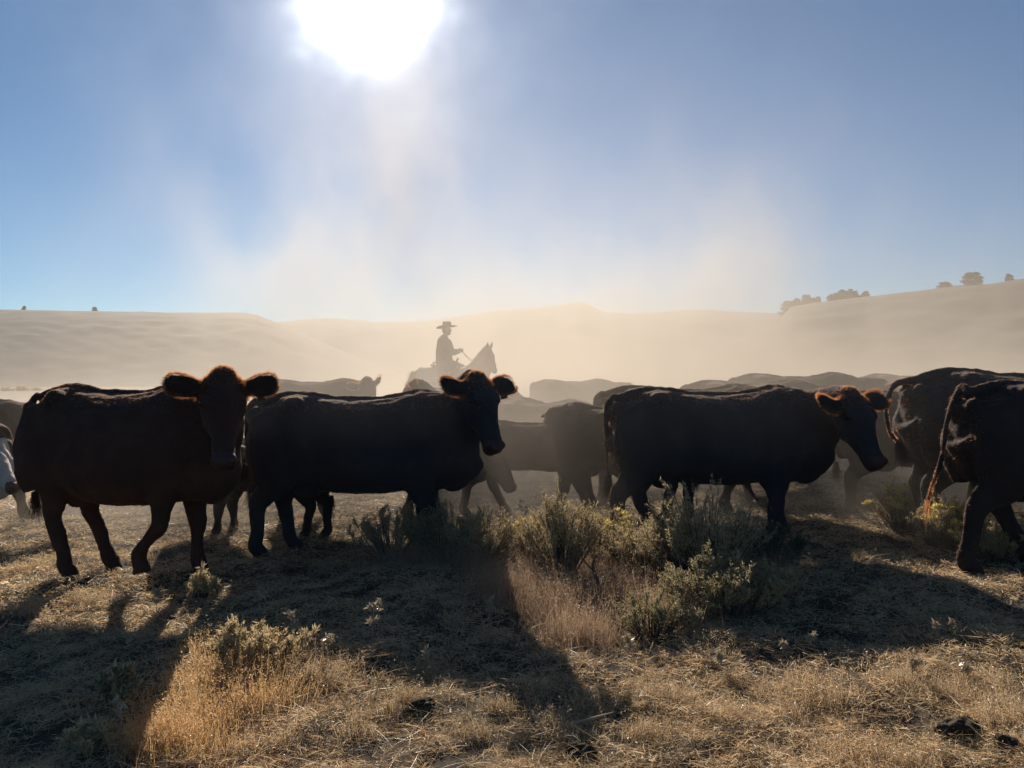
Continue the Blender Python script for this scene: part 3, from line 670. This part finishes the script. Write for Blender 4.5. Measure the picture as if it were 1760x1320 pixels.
    b.tube([(-.06, 0, Z), (-.07, 0, Z + .15), (-.05, 0, Z + .33), (-.06, 0, Z + .50), (-.05, 0, Z + .57)], [(.17, .12), (.14, .10), (.17, .115), (.17, .09), (.07, .06)], side=(0, 1, 0), n=18)
    b.tube([(-.05, 0, Z + .54), (-.02, 0, Z + .66)], [.055, .052], n=12)
    hc = Vector((.0, 0, Z + .74))
    b.ell(hc, (.095, .075, .115)); b.ell(hc + Vector((.03, 0, -.06)), (.065, .055, .065)); b.ell(hc + Vector((.10, 0, -.015)), (.022, .014, .022)); b.ell(hc + Vector((.075, 0, -.055)), (.025, .028, .012)); b.ell(hc + Vector((.07, 0, -.1)), (.022, .025, .018))
    for sg in (-1, 1): b.ell(hc + Vector((0, sg * .076, -.01)), (.02, .01, .032))
    def arm(b, sg, inf=0, hands=True):
        S = Vector((-.06, sg * .20, Z + .50)); E = Vector((.04, sg * .27, Z + .24)); Wr = Vector((.28, sg * .09, Z + .27))
        b.tube([S, S.lerp(E, .5), E, E.lerp(Wr, .5), Wr], [.058 + inf, .05 + inf, .042 + inf, .038 + inf, .027 + inf], n=12)
        if not hands: return
        dv = (Wr - E).normalized(); Hh = Wr + dv * .05
        b.ell(Hh, (.05, .022, .040), dv.to_track_quat('X', 'Z').to_matrix())
        for j, (ln, dz) in enumerate(((.07, .028), (.08, .010), (.075, -.010), (.06, -.028))):
            p0 = Hh + dv * .035 + Vector((0, 0, dz)); b.tube([p0, p0 + dv * ln * .5 + Vector((0, -sg * .004, 0)), p0 + dv * ln * .55 + Vector((0, -sg * .03, -.004)), p0 + dv * ln * .2 + Vector((0, -sg * .042, -.006))], [.0095, .009, .0085, .007], n=8)
        t0 = Wr + dv * .02 + Vector((0, -sg * .01, .03)); b.tube([t0, t0 + dv * .03 + Vector((0, -sg * .02, .02)), t0 + dv * .06 + Vector((0, -sg * .03, .012))], [.013, .011, .008], n=8)
    for sg in (-1, 1):
        arm(b, sg)
        b.tube([(-.04, sg * .10, Z), (.14, sg * .24, Z - .07), (.32, sg * .33, Z - .16), (.26, sg * .36, Z - .40), (.16, sg * .37, Z - .62), (.10, sg * .37, Z - .72)], [.095, .085, .062, .058, .045, .04], n=12)
        b.tube([(.09, sg * .37, Z - .74), (.18, sg * .38, Z - .80), (.25, sg * .385, Z - .82)], [.045, .04, .03], n=10)
    V, Q, T = remeshed(b, .008, 3, .4); link('body', np_mesh('body', V, [Q, T], [M_skin], smooth=True), pr)
    j = MB(); j.tube([(-.06, 0, Z - .02), (-.07, 0, Z + .15), (-.05, 0, Z + .33), (-.06, 0, Z + .50), (-.05, 0, Z + .57), (-.03, 0, Z + .61)], [(.24, .19), (.21, .175), (.23, .18), (.215, .14), (.11, .095), (.07, .065)], side=(0, 1, 0), n=18)
    for sg in (-1, 1): arm(j, sg, .018, False)
    V, Q, T = remeshed(j, .012, 3, .4, .02, .08); link('jacket', np_mesh('jacket', V, [Q, T], [M_cloth], smooth=True), pr)
    j = MB(); j.ell((-.05, 0, Z + .02), (.15, .20, .12))
    for sg in (-1, 1): j.tube([(-.04, sg * .10, Z), (.14, sg * .24, Z - .07), (.32, sg * .33, Z - .16), (.26, sg * .36, Z - .40), (.16, sg * .37, Z - .60)], [.112, .10, .08, .075, .07], n=12)
    V, Q, T = remeshed(j, .012, 3, .4, .015, .08); link('trousers', np_mesh('trousers', V, [Q, T], [M_denim], smooth=True), pr)
    for sg in (-1, 1):
        j = MB(); j.tube([(.17, sg * .37, Z - .52), (.13, sg * .37, Z - .66), (.09, sg * .37, Z - .76)], [.065, .056, .05], n=12); j.tube([(.04, sg * .37, Z - .80), (.12, sg * .378, Z - .80), (.22, sg * .385, Z - .82), (.30, sg * .39, Z - .83)], [.04, .048, .042, .018], n=10)
        j.box((.055, sg * .37, Z - .855), (.03, .03, .018)); link('boot', j.mesh('boot', [M_leather]), pr)
    hair = MB(); hair.ell(hc + Vector((-.025, 0, .0)), (.085, .081, .10)); link('hair', hair.mesh('hair', [M_felt]), pr)
    ht = hc + Vector((0, 0, .055))
    hatr = MB(); hatr.tube([ht + Vector((0, 0, 0)), ht + Vector((0, 0, .07)), ht + Vector((0, 0, .12)), ht + Vector((0, 0, .125))], [(.092, .105), (.085, .10), (.075, .09), (.05, .06)], side=(0, 1, 0), n=20, sub=3)
    V3 = []; n = 32
    for ri, zz in ((.07, .0), (.15, -.004), (.235, .006), (.24, -.002), (.15, -.014), (.07, -.012)):
        for q in range(n):
            a = 2 * math.pi * q / n; V3.append(ht + Vector((ri * math.cos(a), ri * .92 * math.sin(a), zz + .03 * (ri / .24) ** 2 * math.sin(a) ** 2 + math.cos(a) * ri * .11)))
    Fc = [(i * n + q, i * n + (q + 1) % n, ((i + 1) % 6) * n + (q + 1) % n, ((i + 1) % 6) * n + q) for i in range(6) for q in range(n)]
    br_ = MB(); br_.add(V3, Fc)
    hb = link('hat', hatr.mesh('hat', [M_felt]), pr); link('brim', br_.mesh('brim', [M_felt]), hb)
horse_and_rider()

# ------------------------------------------------------------------ plants
def gp(x, y):
    """ground point seen at pixel x,y"""
    d = CAM_H * F / (y - HOR); X = (x - 880) / F * d
    return Vector((X, d, float(ground_z(X, d))))

def flower_mesh():
    r = np.random.default_rng(5); n = 26; q = r.normal(size=(n, 3)) * np.array([.014, .014, .004]); q[:, 2] += .004 - 8 * (q[:, 0] ** 2 + q[:, 1] ** 2)
    V, Q, T = strands(q, q * 12 + np.array([0, 0, .6]) + r.normal(size=(n, 3)) * .4, r.uniform(.006, .012, n), np.full(n, .007)); c = np.array([[0, 0, -.012]])
    V = np.concatenate([V, c]); T2 = np.column_stack([np.full(n, len(V) - 1), T[:, 0], T[:, 0] + 1])
    return np_mesh('flower_head', V, [T, T2], [M_yellow])
FLOWER = flower_mesh()
def bush(name, label, x, base_y, top_y, wpx, leaf, n_stem=46, n_leaf=9000, flower=None, upright=.6, leaf_l=.02, leaf_w=.005, cat='bush', group=None, seed=0, depth=None, dead=0):
    r = np.random.default_rng(seed + 50); g = gp(x, base_y); d = g.y
    H_ = (base_y - top_y) / F * d; Wd = wpx / F * d / 2; Dp = depth or Wd * .8
    e = empty(name, g); props(e, label, cat, group)
    tb = MB(); P = []; Dr = []; tips = []
    for i in range(n_stem):
        a = r.uniform(0, 6.28); rr = math.sqrt(r.random()); tx, ty = math.cos(a) * rr * Wd * 1.15, math.sin(a) * rr * Dp
        tz = H_ * (1 - .45 * rr ** 2) * r.uniform(.68, 1.05)
        b0 = Vector((tx * .25, ty * .25, -.03)); m1 = Vector((tx * (.75 - .25 * upright), ty * (.75 - .25 * upright), tz * .45)) + Vector(r.normal(size=3) * .02); t1 = Vector((tx, ty, tz))
        tb.tube([b0, m1, t1], [.006 + .004 * r.random(), .004, .0015], n=4, sub=3)
        k = max(6, int(n_leaf / n_stem / 5))
        for _ in range(5):                                     # side twigs
            f = r.uniform(.35, .98); p0 = m1.lerp(t1, (f - .35) / .63 if f > .35 else 0); tw = Vector(r.normal(size=3)) * .5 + Vector((tx, ty, 0)) * .6 + Vector((0, 0, .4 + upright))
            tw.normalize(); ln = H_ * r.uniform(.12, .26); p1 = p0 + tw * ln
            tb.tube([p0, p1], [.002, .001], n=3, sub=1)
            tt = r.random((k, 1)); P.append(np.array(p0) + (np.array(p1) - np.array(p0)) * tt + r.normal(size=(k, 3)) * .006)
            Dr.append(np.array(tw) * .6 + r.normal(size=(k, 3)) * .55); tips.append(p1)
        tt = r.random((k, 1)); P.append(np.array(m1) + (np.array(t1) - np.array(m1)) * tt + r.normal(size=(k, 3)) * .008); Dr.append(np.array([0, 0, .7]) + r.normal(size=(k, 3)) * .5); tips.append(t1)
    link('stem', tb.mesh('stem', [M_twig], False), e)
    P = np.concatenate(P); Dr = np.concatenate(Dr); n = len(P)
    V, Q, T = strands(P, Dr, r.uniform(.6, 1.4, n) * leaf_l, r.uniform(.7, 1.3, n) * leaf_w, r.normal(size=(n, 3)) * leaf_l * .15, 2)
    link('foliage', np_mesh('foliage', V, [Q, T], [leaf]), e)
    if flower:
        tp = [t for t in tips if t.z > H_ * .5]; r.shuffle(tp)
        for t in tp[:int(flower * 100)]:
            o = link('flower_head', FLOWER, e, t); o.rotation_euler = (r.normal() * .3, r.normal() * .3, r.uniform(0, 6)); k = r.uniform(1.0, 2.1); o.scale = (k, k, k)
    return e
GB = 'brush in front of the herd'
bush('sagebrush', 'small dark sagebrush with sunlit left tip under the ear-tagged cow', 672, 955, 868, 150, M_pale, 44, 7000, seed=1, group=GB)
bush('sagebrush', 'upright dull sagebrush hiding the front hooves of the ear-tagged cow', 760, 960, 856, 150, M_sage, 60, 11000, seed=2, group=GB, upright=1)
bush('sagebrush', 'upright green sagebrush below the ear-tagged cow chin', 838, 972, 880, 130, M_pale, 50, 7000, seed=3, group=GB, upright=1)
bush('sagebrush', 'tallest spiky grey-green sagebrush in the centre of the brush', 965, 985, 838, 130, M_pale, 80, 13000, seed=4, group=GB, upright=1)
bush('rabbitbrush', 'rabbitbrush with the brightest yellow flowers in the centre of the brush', 1045, 965, 868, 100, M_pale, 60, 9000, flower=.35, seed=5, group=GB, leaf_w=.003)
bush('rabbitbrush', 'little yellow-tipped rabbitbrush left of the tallest sagebrush', 905, 962, 893, 60, M_pale, 34, 4500, flower=.4, seed=6, group=GB, leaf_w=.003)
bush('sagebrush', 'grey-green sagebrush with thin spires between flowers and the feathery bush', 1112, 985, 880, 150, M_pale, 60, 10000, seed=7, group=GB, upright=.9)
bush('feathery_bush', 'large pale feathery bush in front of the orange-eared cow hindquarters', 1215, 1005, 840, 210, M_pale, 110, 20000, seed=8, group=GB, leaf_w=.004)
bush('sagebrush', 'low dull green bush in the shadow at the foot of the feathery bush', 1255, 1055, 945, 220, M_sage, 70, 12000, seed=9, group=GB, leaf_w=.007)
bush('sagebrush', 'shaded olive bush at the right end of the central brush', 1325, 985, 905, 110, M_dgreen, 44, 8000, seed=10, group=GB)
bush('rabbitbrush', 'yellow-topped rabbitbrush beneath the tallest cow', 1552, 915, 826, 95, M_pale, 70, 11000, flower=.55, seed=11, group=GB, leaf_w=.003)
bush('rabbitbrush', 'yellow-green rabbitbrush at the hind leg of the right edge cow', 1632, 950, 848, 105, M_pale, 66, 11000, flower=.3, seed=12, group=GB, leaf_w=.0035)
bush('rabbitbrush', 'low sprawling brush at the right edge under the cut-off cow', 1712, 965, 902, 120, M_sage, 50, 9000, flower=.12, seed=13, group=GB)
bush('sagebrush', 'half-buried dull clump of leaves at the bottom of the central brush', 1120, 1085, 1010, 150, M_sage, 40, 4500, seed=14, group=GB)
bush('weed', 'leafy weed with silvery tips at the front foot of the far left cow', 342, 1030, 972, 52, M_pale, 14, 1500, seed=15, cat='weed', leaf_l=.024, leaf_w=.009, group='low weeds')
bush('weed', 'dry leafy weed cluster with dry tips above the golden grass', 468, 1150, 1092, 150, M_pale, 22, 1500, flower=0, seed=16, cat='weed', leaf_l=.024, leaf_w=.009, group='low weeds')
bush('weed', 'grey weed clump between the golden grass and the straw', 405, 1170, 1100, 90, M_pale, 20, 1800, seed=17, cat='weed', leaf_l=.022, leaf_w=.008, group='low weeds')
bush('weed', 'drooping leafy weed in deep shade at the lower left', 200, 1250, 1165, 60, M_sage, 9, 900, seed=18, cat='weed', leaf_l=.03, leaf_w=.012, group='low weeds')
bush('weed', 'curled pale weed lowest in the bottom left corner', 150, 1318, 1275, 66, M_pale, 12, 900, seed=19, cat='weed', leaf_l=.03, leaf_w=.01, group='low weeds')

# thin single weeds
def weed(label, x, base_y, top_y, seed):
    r = np.random.default_rng(seed + 900); g = gp(x, base_y); H_ = (base_y - top_y) / F * g.y
    e = empty('thin_weed', g); props(e, label, 'weed', 'thin stalks in the shaded grass')
    tb = MB(); lean = r.normal(size=2) * .12 * H_; pts = [Vector((0, 0, -.02)), Vector((lean[0] * .4, lean[1] * .4, H_ * .55)), Vector((lean[0], lean[1], H_))]
    tb.tube(pts, [.0028, .002, .001], n=4, sub=4); P = []; D = []
    for k in range(6):
        f = r.uniform(.35, 1); p0 = pts[1].lerp(pts[2], (f - .35) / .65); a = r.uniform(0, 6.28); p1 = p0 + Vector((math.cos(a), math.sin(a), .35)) * H_ * r.uniform(.1, .22)
        tb.tube([p0, p1], [.0015, .0008], n=3, sub=1); m = 14
        P.append(np.array(p0) + (np.array(p1 - p0)) * r.uniform(.3, 1.1, (m, 1)) + r.normal(size=(m, 3)) * .006); D.append(r.normal(size=(m, 3)) + np.array([0, 0, .3]))
    link('stem', tb.mesh('stem', [M_wtwig], False), e); P = np.concatenate(P); D = np.concatenate(D); n = len(P)
    V, Q, T = strands(P, D, r.uniform(.014, .032, n), np.full(n, .010), None, 2); link('foliage', np_mesh('foliage', V, [Q, T], [M_wtwig]), e)
for i, (x, by, ty, lab) in enumerate([(445, 1085, 1028, 'thin pale weed just right of the silvery-tipped leafy weed'), (505, 1120, 1072, 'pale stalk rising at the right of the leafy weed cluster'),
        (640, 1122, 1046, 'lone thin stalk with a small white head in the shade under the tagged cow'), (618, 1112, 1088, 'short side sprig left of the lone white-headed stalk'),
        (845, 1068, 1018, 'slim weed in the shade beneath the centre brush left end'), (700, 1140, 1100, 'bent twiggy stalk at the shadow edge above the straw'),
        (728, 1150, 1108, 'frayed dry tuft-headed stalk right of the bent twiggy one'), (1352, 1062, 1032, 'pale sprig alone in the wide shade right of the brush'),
        (1372, 1050, 1030, 'forked pale sprig second in the wide right shade'), (1290, 1040, 1022, 'tiny sprig close to the shaded olive bush'),
        (1395, 1118, 1090, 'white-flecked weed in the lower middle of the right shade'), (1345, 1125, 1098, 'grey sprig left of the white-flecked weed'),
        (1610, 1112, 1086, 'faint stalk far right in the shade'), (1645, 1108, 1080, 'faint stalk with round tip furthest right in the shade'),
        (1235, 1148, 1112, 'pale curled sprig at the shadow edge under the brush'), (1462, 1178, 1142, 'dry stalk on the shadow edge lower right'),
        (1570, 1180, 1142, 'leaning dry stalk right of the shadow edge pair'), (1660, 1180, 1148, 'pale stalk at the right shadow edge'), (268, 1060, 1012, 'thin weed between the hooves of the far left cow'),
        (560, 1150, 1108, 'small green weed above the sunlit straw'), (195, 1300, 1240, 'thin stalk beside the drooping weed at lower left'), (1080, 1130, 1092, 'dry sprig at the foot of the sunlit strip'),
        (905, 930, 868, 'slender spike poking from the brush near the striding calf legs'), (1125, 905, 862, 'dark seedy spike against the brush-side cow leg')]):
    weed(lab, x, by, ty, i)

# dead branch in the brush
g = gp(1035, 1030); e = empty('dead_branch', g); props(e, 'dark bare forked dead branch sticking out of the dry grass by the brush', 'branch')
tb = MB(); tb.tube([(0, 0, -.05), (-.02, 0, .12), (-.06, 0, .26), (-.03, .02, .33)], [.016, .012, .009, .004], n=7); tb.tube([(-.02, 0, .10), (.05, 0, .2), (.10, .02, .17)], [.010, .007, .003], n=6); tb.tube([(-.05, 0, .22), (-.12, 0, .30), (-.14, 0, .36)], [.007, .005, .002], n=6)
link('limb', tb.mesh('limb', [M_twig]), e)
# sticks and clods
for i, (x, y, L, a, lab) in enumerate([(985, 1262, .38, 25, 'long pale dry stick lying slanted in the bottom centre straw'), (680, 1125, .22, 12, 'short pale stick at the shadow edge above the straw')]):
    g = gp(x, y); tb = MB(); c, s_ = math.cos(R(a)), math.sin(R(a))
    tb.tube([(-L / 2 * c, -L / 2 * s_, .03), (0, .01, .045), (L / 2 * c, L / 2 * s_, .06)], [.004, .005, .003], n=6)
    o = link('dry_stick', tb.mesh('dry_stick', [M_wtwig]), None, g); props(o, lab, 'stick')
def clod(label, x, y, wpx, seed, name='dung_pat', cat='dung'):
    r = np.random.default_rng(seed); g = gp(x, y); w_ = wpx / F * g.y / 2; b = MB()
    for k in range(9):
        a = r.uniform(0, 6.28); q = r.uniform(0, .7) * w_; b.ell((math.cos(a) * q, math.sin(a) * q * .7, .015 + .01 * r.random()), (w_ * r.uniform(.25, .5), w_ * r.uniform(.2, .4), .02 + .015 * r.random()))
    V, Q, T = remeshed(b, .006, 3, .5, .02, .03); o = link(name, np_mesh(name, V, [Q, T], [M_dung], smooth=True), None, g); props(o, label, cat, 'dark clods in the straw')
clod('flat dark dung pat in the straw at the bottom right', 1655, 1266, 85, 1); clod('dark clod on the left side of the bottom straw', 728, 1230, 60, 2, 'dirt_clod', 'clod')
clod('dark clod in the straw near the bottom centre', 1000, 1300, 70, 3, 'dirt_clod', 'clod'); clod('small dark clod nearest the bottom right corner', 1735, 1300, 50, 4, 'dirt_clod', 'clod')

# ------------------------------------------------------------------ grass and straw (uncountable)
def patch_noise(x, y, s=1.0, o=0.):
    return .5 + .25 * (np.sin(2.1 * s * x + 1.3 * s * y + o) * np.cos(1.7 * s * y - .8 * s * x + 2 * o) + np.sin(4.3 * s * x - 3.1 * s * y + o) * .6 + np.sin(7.9 * s * x + 6.1 * s * y) * .4)
def field(n, d0, d1, pw, ext=1.25):
    u = rng.random(n); d = d0 * (d1 / d0) ** (u ** pw); x = rng.uniform(-1, 1, n) * d * .6657 * ext
    return x, d
def mound(x, y):
    m_ = patch_noise(x, y, 4.6, .7) * .5 + patch_noise(x, y, 9.7, 1.9) * .5
    return .075 * np.clip(m_ - .42, 0, 1) ** .8
def straw(n, d0, d1, lmin, lmax, wmm, up, mt, name, label, keep=None, pw=1.0, curl=.35):
    x, y = field(n, d0, d1, pw)
    if keep is not None:
        k = keep(x, y); x, y = x[k], y[k]
    n = len(x); z = ground_z(x, y)
    P = np.stack([x, y, z + rng.uniform(0, 1, n) * (mound(x, y) + .012)], 1); a = rng.uniform(0, 2 * np.pi, n)
    tilt = np.abs(rng.normal(size=n)) * up + .05
    D = np.stack([np.cos(a), np.sin(a), tilt], 1); L = rng.uniform(lmin, lmax, n) * rng.uniform(.5, 1, n)
    B = np.stack([rng.normal(size=n), rng.normal(size=n), -.2 - .3 * rng.random(n)], 1) * L[:, None] * curl
    V, Q, T = strands(P, D, L, wmm * .001 * rng.uniform(.6, 1.4, n) * np.clip(y / 4, .8, 2.5), B, 3)
    bad = V[:, 2] < ground_z(V[:, 0], V[:, 1]) + .002; V[bad, 2] = ground_z(V[bad, 0], V[bad, 1]) + .003
    o = link(name, np_mesh(name, V, [Q, T], [mt])); props(o, label, 'grass', kind='stuff'); return o
straw(420000, 2.3, 11, .018, .07, 4.2, .8, M_chaff, 'straw_litter', 'trampled crumpled dry straw covering the whole foreground', lambda x, y: patch_noise(x, y, 1.3) * .4 + patch_noise(x, y, 3.7, 2.) * .35 + patch_noise(x, y, 8.1, 1.) * .35 + rng.random(len(x)) * .3 > .66, curl=.6)
straw(60000, 2.3, 11, .06, .2, 2.2, .35, M_straw, 'long_straw', 'long loose straws lying across the foreground', lambda x, y: patch_noise(x, y, 3.7, 2.) > .40)
straw(45000, 2.4, 12, .04, .10, 2.2, 1.3, M_straw, 'short_dry_grass', 'short upright dry grass tufts across the foreground', lambda x, y: patch_noise(x, y, 4.2, 1.) > .60)
straw(26000, 2.6, 12, .03, .09, 5, .9, M_dgreen, 'ground_leaves', 'small dull green leaves scattered through the grass', lambda x, y: patch_noise(x, y, 1.1, 3.) > .52)
def clumpy(mt, name, label, spots, hgt, wmm=2.3):
    Ps = []
    for (x, y, wpx, dp, n) in spots:
        g = gp(x, y); w_ = wpx / F * g.y / 2
        q = rng.normal(size=(n, 2)) * .5; Ps.append(np.stack([g.x + q[:, 0] * w_, g.y + q[:, 1] * dp], 1))
    P = np.concatenate(Ps); n = len(P); z = ground_z(P[:, 0], P[:, 1]); P = np.column_stack([P, z - .01])
    D = np.stack([rng.normal(size=n) * .3, rng.normal(size=n) * .3, np.ones(n)], 1); L = hgt * rng.uniform(.45, 1.1, n)
    B = rng.normal(size=(n, 3)) * L[:, None] * .22; V, Q, T = strands(P, D, L, wmm * .001 * rng.uniform(.6, 1.4, n), B, 3)
    # seed heads
    m = rng.random(n) < .5; Pm = (P + D / np.linalg.norm(D, axis=1)[:, None] * L[:, None] + B)[m]; Pm = np.repeat(Pm, 5, 0) + rng.normal(size=(m.sum() * 5, 3)) * .008
    V2, Q2, T2 = strands(Pm, rng.normal(size=Pm.shape) + np.array([0, 0, .6]), rng.uniform(.006, .014, len(Pm)), np.full(len(Pm), .003))
    o = link(name, np_mesh(name, np.concatenate([V, V2]), [Q, T, T2 + len(V)], [mt])); props(o, label, 'grass', kind='stuff')
clumpy(M_gold, 'golden_grass', 'tall golden backlit grass at the lower left of the sunlit straw', [(300, 1300, 190, .18, 1300), (350, 1240, 210, .2, 1500), (410, 1190, 220, .22, 1300), (270, 1300, 110, .1, 500), (370, 1140, 140, .15, 500), (470, 1220, 160, .15, 300)], .13)
clumpy(M_pink, 'seed_grass', 'rusty seed grass in the sunlit strip below the centre brush', [(880, 1020, 150, .25, 2200), (960, 1040, 180, .3, 2600), (1050, 1020, 150, .3, 1800), (1000, 1090, 140, .22, 1200), (820, 980, 80, .2, 900), (700, 965, 200, .3, 1200), (780, 970, 160, .3, 1000), (1160, 1060, 160, .25, 1100), (1300, 1010, 160, .3, 900), (1080, 985, 260, .3, 1600), (930, 985, 220, .3, 1500)], .20)
clumpy(M_straw, 'dry_bunch_grass', 'dry bunch grass scattered along the shadow edges', [(540, 1175, 200, .2, 700), (60, 985, 160, .3, 800), (140, 1040, 120, .15, 500), (730, 1150, 60, .1, 200), (1380, 1190, 160, .2, 700), (1660, 1190, 200, .2, 700), (560, 975, 70, .1, 250), (40, 1060, 100, .1, 300), (1160, 1200, 120, .15, 400), (1500, 1300, 240, .15, 500), (1740, 1250, 120, .15, 500)] + [(random.uniform(480, 1780), random.uniform(1150, 1320), random.uniform(30, 90), random.uniform(.04, .1), random.randint(60, 200)) for _ in range(36)] + [(random.uniform(0, 1780), random.uniform(940, 1150), random.uniform(30, 80), random.uniform(.05, .15), random.randint(50, 140)) for _ in range(40)], .085)

# ------------------------------------------------------------------ dust raised by the herd, and the far haze
def volume_box(name, lo, hi):
    b = MB(); c = [(a + q) / 2 for a, q in zip(lo, hi)]; b.box(c, [(q - a) / 2 for a, q in zip(lo, hi)])
    return b.mesh(name, [], False)
mh = bpy.data.materials.new('thin_haze'); mh.use_nodes = True; t = mh.node_tree; t.nodes.clear()
o_ = t.nodes.new('ShaderNodeOutputMaterial'); v_ = t.nodes.new('ShaderNodeVolumePrincipled'); v_.inputs['Color'].default_value = (.54, .60, .70, 1); v_.inputs['Density'].default_value = .00024; v_.inputs['Anisotropy'].default_value = .45
t.links.new(v_.outputs[0], o_.inputs['Volume'])
hz = link('haze', volume_box('haze', (-1500, -1500, -2.2), (1500, 1500, 70))); hz.data.materials.append(mh); props(hz, kind='stuff', label='thin pale haze in the valley air', cat='haze')

md = bpy.data.materials.new('herd_dust'); md.use_nodes = True; t = md.node_tree; t.nodes.clear(); N = t.nodes.new; K = t.links.new
o_ = N('ShaderNodeOutputMaterial'); v_ = N('ShaderNodeVolumePrincipled'); v_.inputs['Color'].default_value = (.61, .54, .47, 1); v_.inputs['Anisotropy'].default_value = .38; K(v_.outputs[0], o_.inputs['Volume'])
tc = N('ShaderNodeTexCoord'); sp = N('ShaderNodeSeparateXYZ'); K(tc.outputs['Object'], sp.inputs[0])
def M_(op, a, b=None, c=None, clamp=False):
    n = N('ShaderNodeMath'); n.operation = op; n.use_clamp = clamp
    for i, q in enumerate((a, b, c)):
        if q is None: continue
        if isinstance(q, (int, float)): n.inputs[i].default_value = q
        else: K(q, n.inputs[i])
    return n.outputs[0]
def ramp(v, a, b):
    n = N('ShaderNodeMapRange'); n.interpolation_type = 'SMOOTHSTEP'; K(v, n.inputs[0]); n.inputs[1].default_value = a; n.inputs[2].default_value = b; return n.outputs[0]
def noise(scale, det, loc=0):
    n = N('ShaderNodeTexNoise'); n.inputs['Scale'].default_value = scale; n.inputs['Detail'].default_value = det; mp = N('ShaderNodeMapping'); mp.inputs['Location'].default_value = (loc, loc * .7, loc * .3); mp.inputs['Scale'].default_value = (1, .7, .6)
    K(tc.outputs['Object'], mp.inputs[0]); K(mp.outputs[0], n.inputs['Vector']); return n.outputs[0]
X, Y, Zc = sp.outputs
low = M_('EXPONENT', M_('MULTIPLY', Zc, -1 / 1.7))
plume = M_('EXPONENT', M_('MULTIPLY', Zc, -1 / 6.0))
floor_ = M_('EXPONENT', M_('MULTIPLY', Zc, -1 / .55))
yr = ramp(Y, 4.9, 9.0)
xf = M_('MULTIPLY', M_('MULTIPLY_ADD', ramp(X, -8.0, -1.5), .96, .04), M_('MULTIPLY_ADD', ramp(X, 14.0, 4.0), .6, .4))
def puff(c, rad, a):
    q = None
    for v, c_, r_ in zip((X, Y, Zc), c, rad):
        t_ = M_('POWER', M_('ABSOLUTE', M_('DIVIDE', M_('SUBTRACT', v, c_), r_)), 2.0); q = t_ if q is None else M_('ADD', q, t_)
    return M_('MULTIPLY', M_('EXPONENT', M_('MULTIPLY', q, -1.0)), a)
n2 = ramp(noise(.55, 3, 9), .44, .60)
puffs = None
for c, rad, a in (((-3.9, 16, 3.8), (2.5, 4, 2.2), .11), ((-2.1, 16, 6.2), (1.2, 3, 2.2), .08), ((4.2, 17, 3.4), (3.0, 4, 1.9), .11), ((.6, 17, 2.8), (3.0, 4, 1.2), .09)):
    p_ = puff(c, rad, a); puffs = p_ if puffs is None else M_('ADD', puffs, p_)
puffs = M_('MULTIPLY', puffs, n2)
dens = M_('MULTIPLY', M_('MULTIPLY', M_('ADD', M_('ADD', M_('MULTIPLY', M_('MULTIPLY', low, .11), M_('MULTIPLY_ADD', n2, .6, .7)), M_('MULTIPLY', M_('MULTIPLY', floor_, .48), M_('MULTIPLY_ADD', n2, 1.1, .4))), M_('MULTIPLY', plume, .010)), yr), xf)
K(M_('ADD', dens, puffs), v_.inputs['Density'])
du = link('dust_cloud', volume_box('dust_cloud', (-34, 5.5, -.6), (34, 46, 17))); du.data.materials.append(md); props(du, kind='stuff', label='golden dust raised by the herd, drifting up behind the cattle', cat='dust')
md.cycles.volume_step_rate = .3
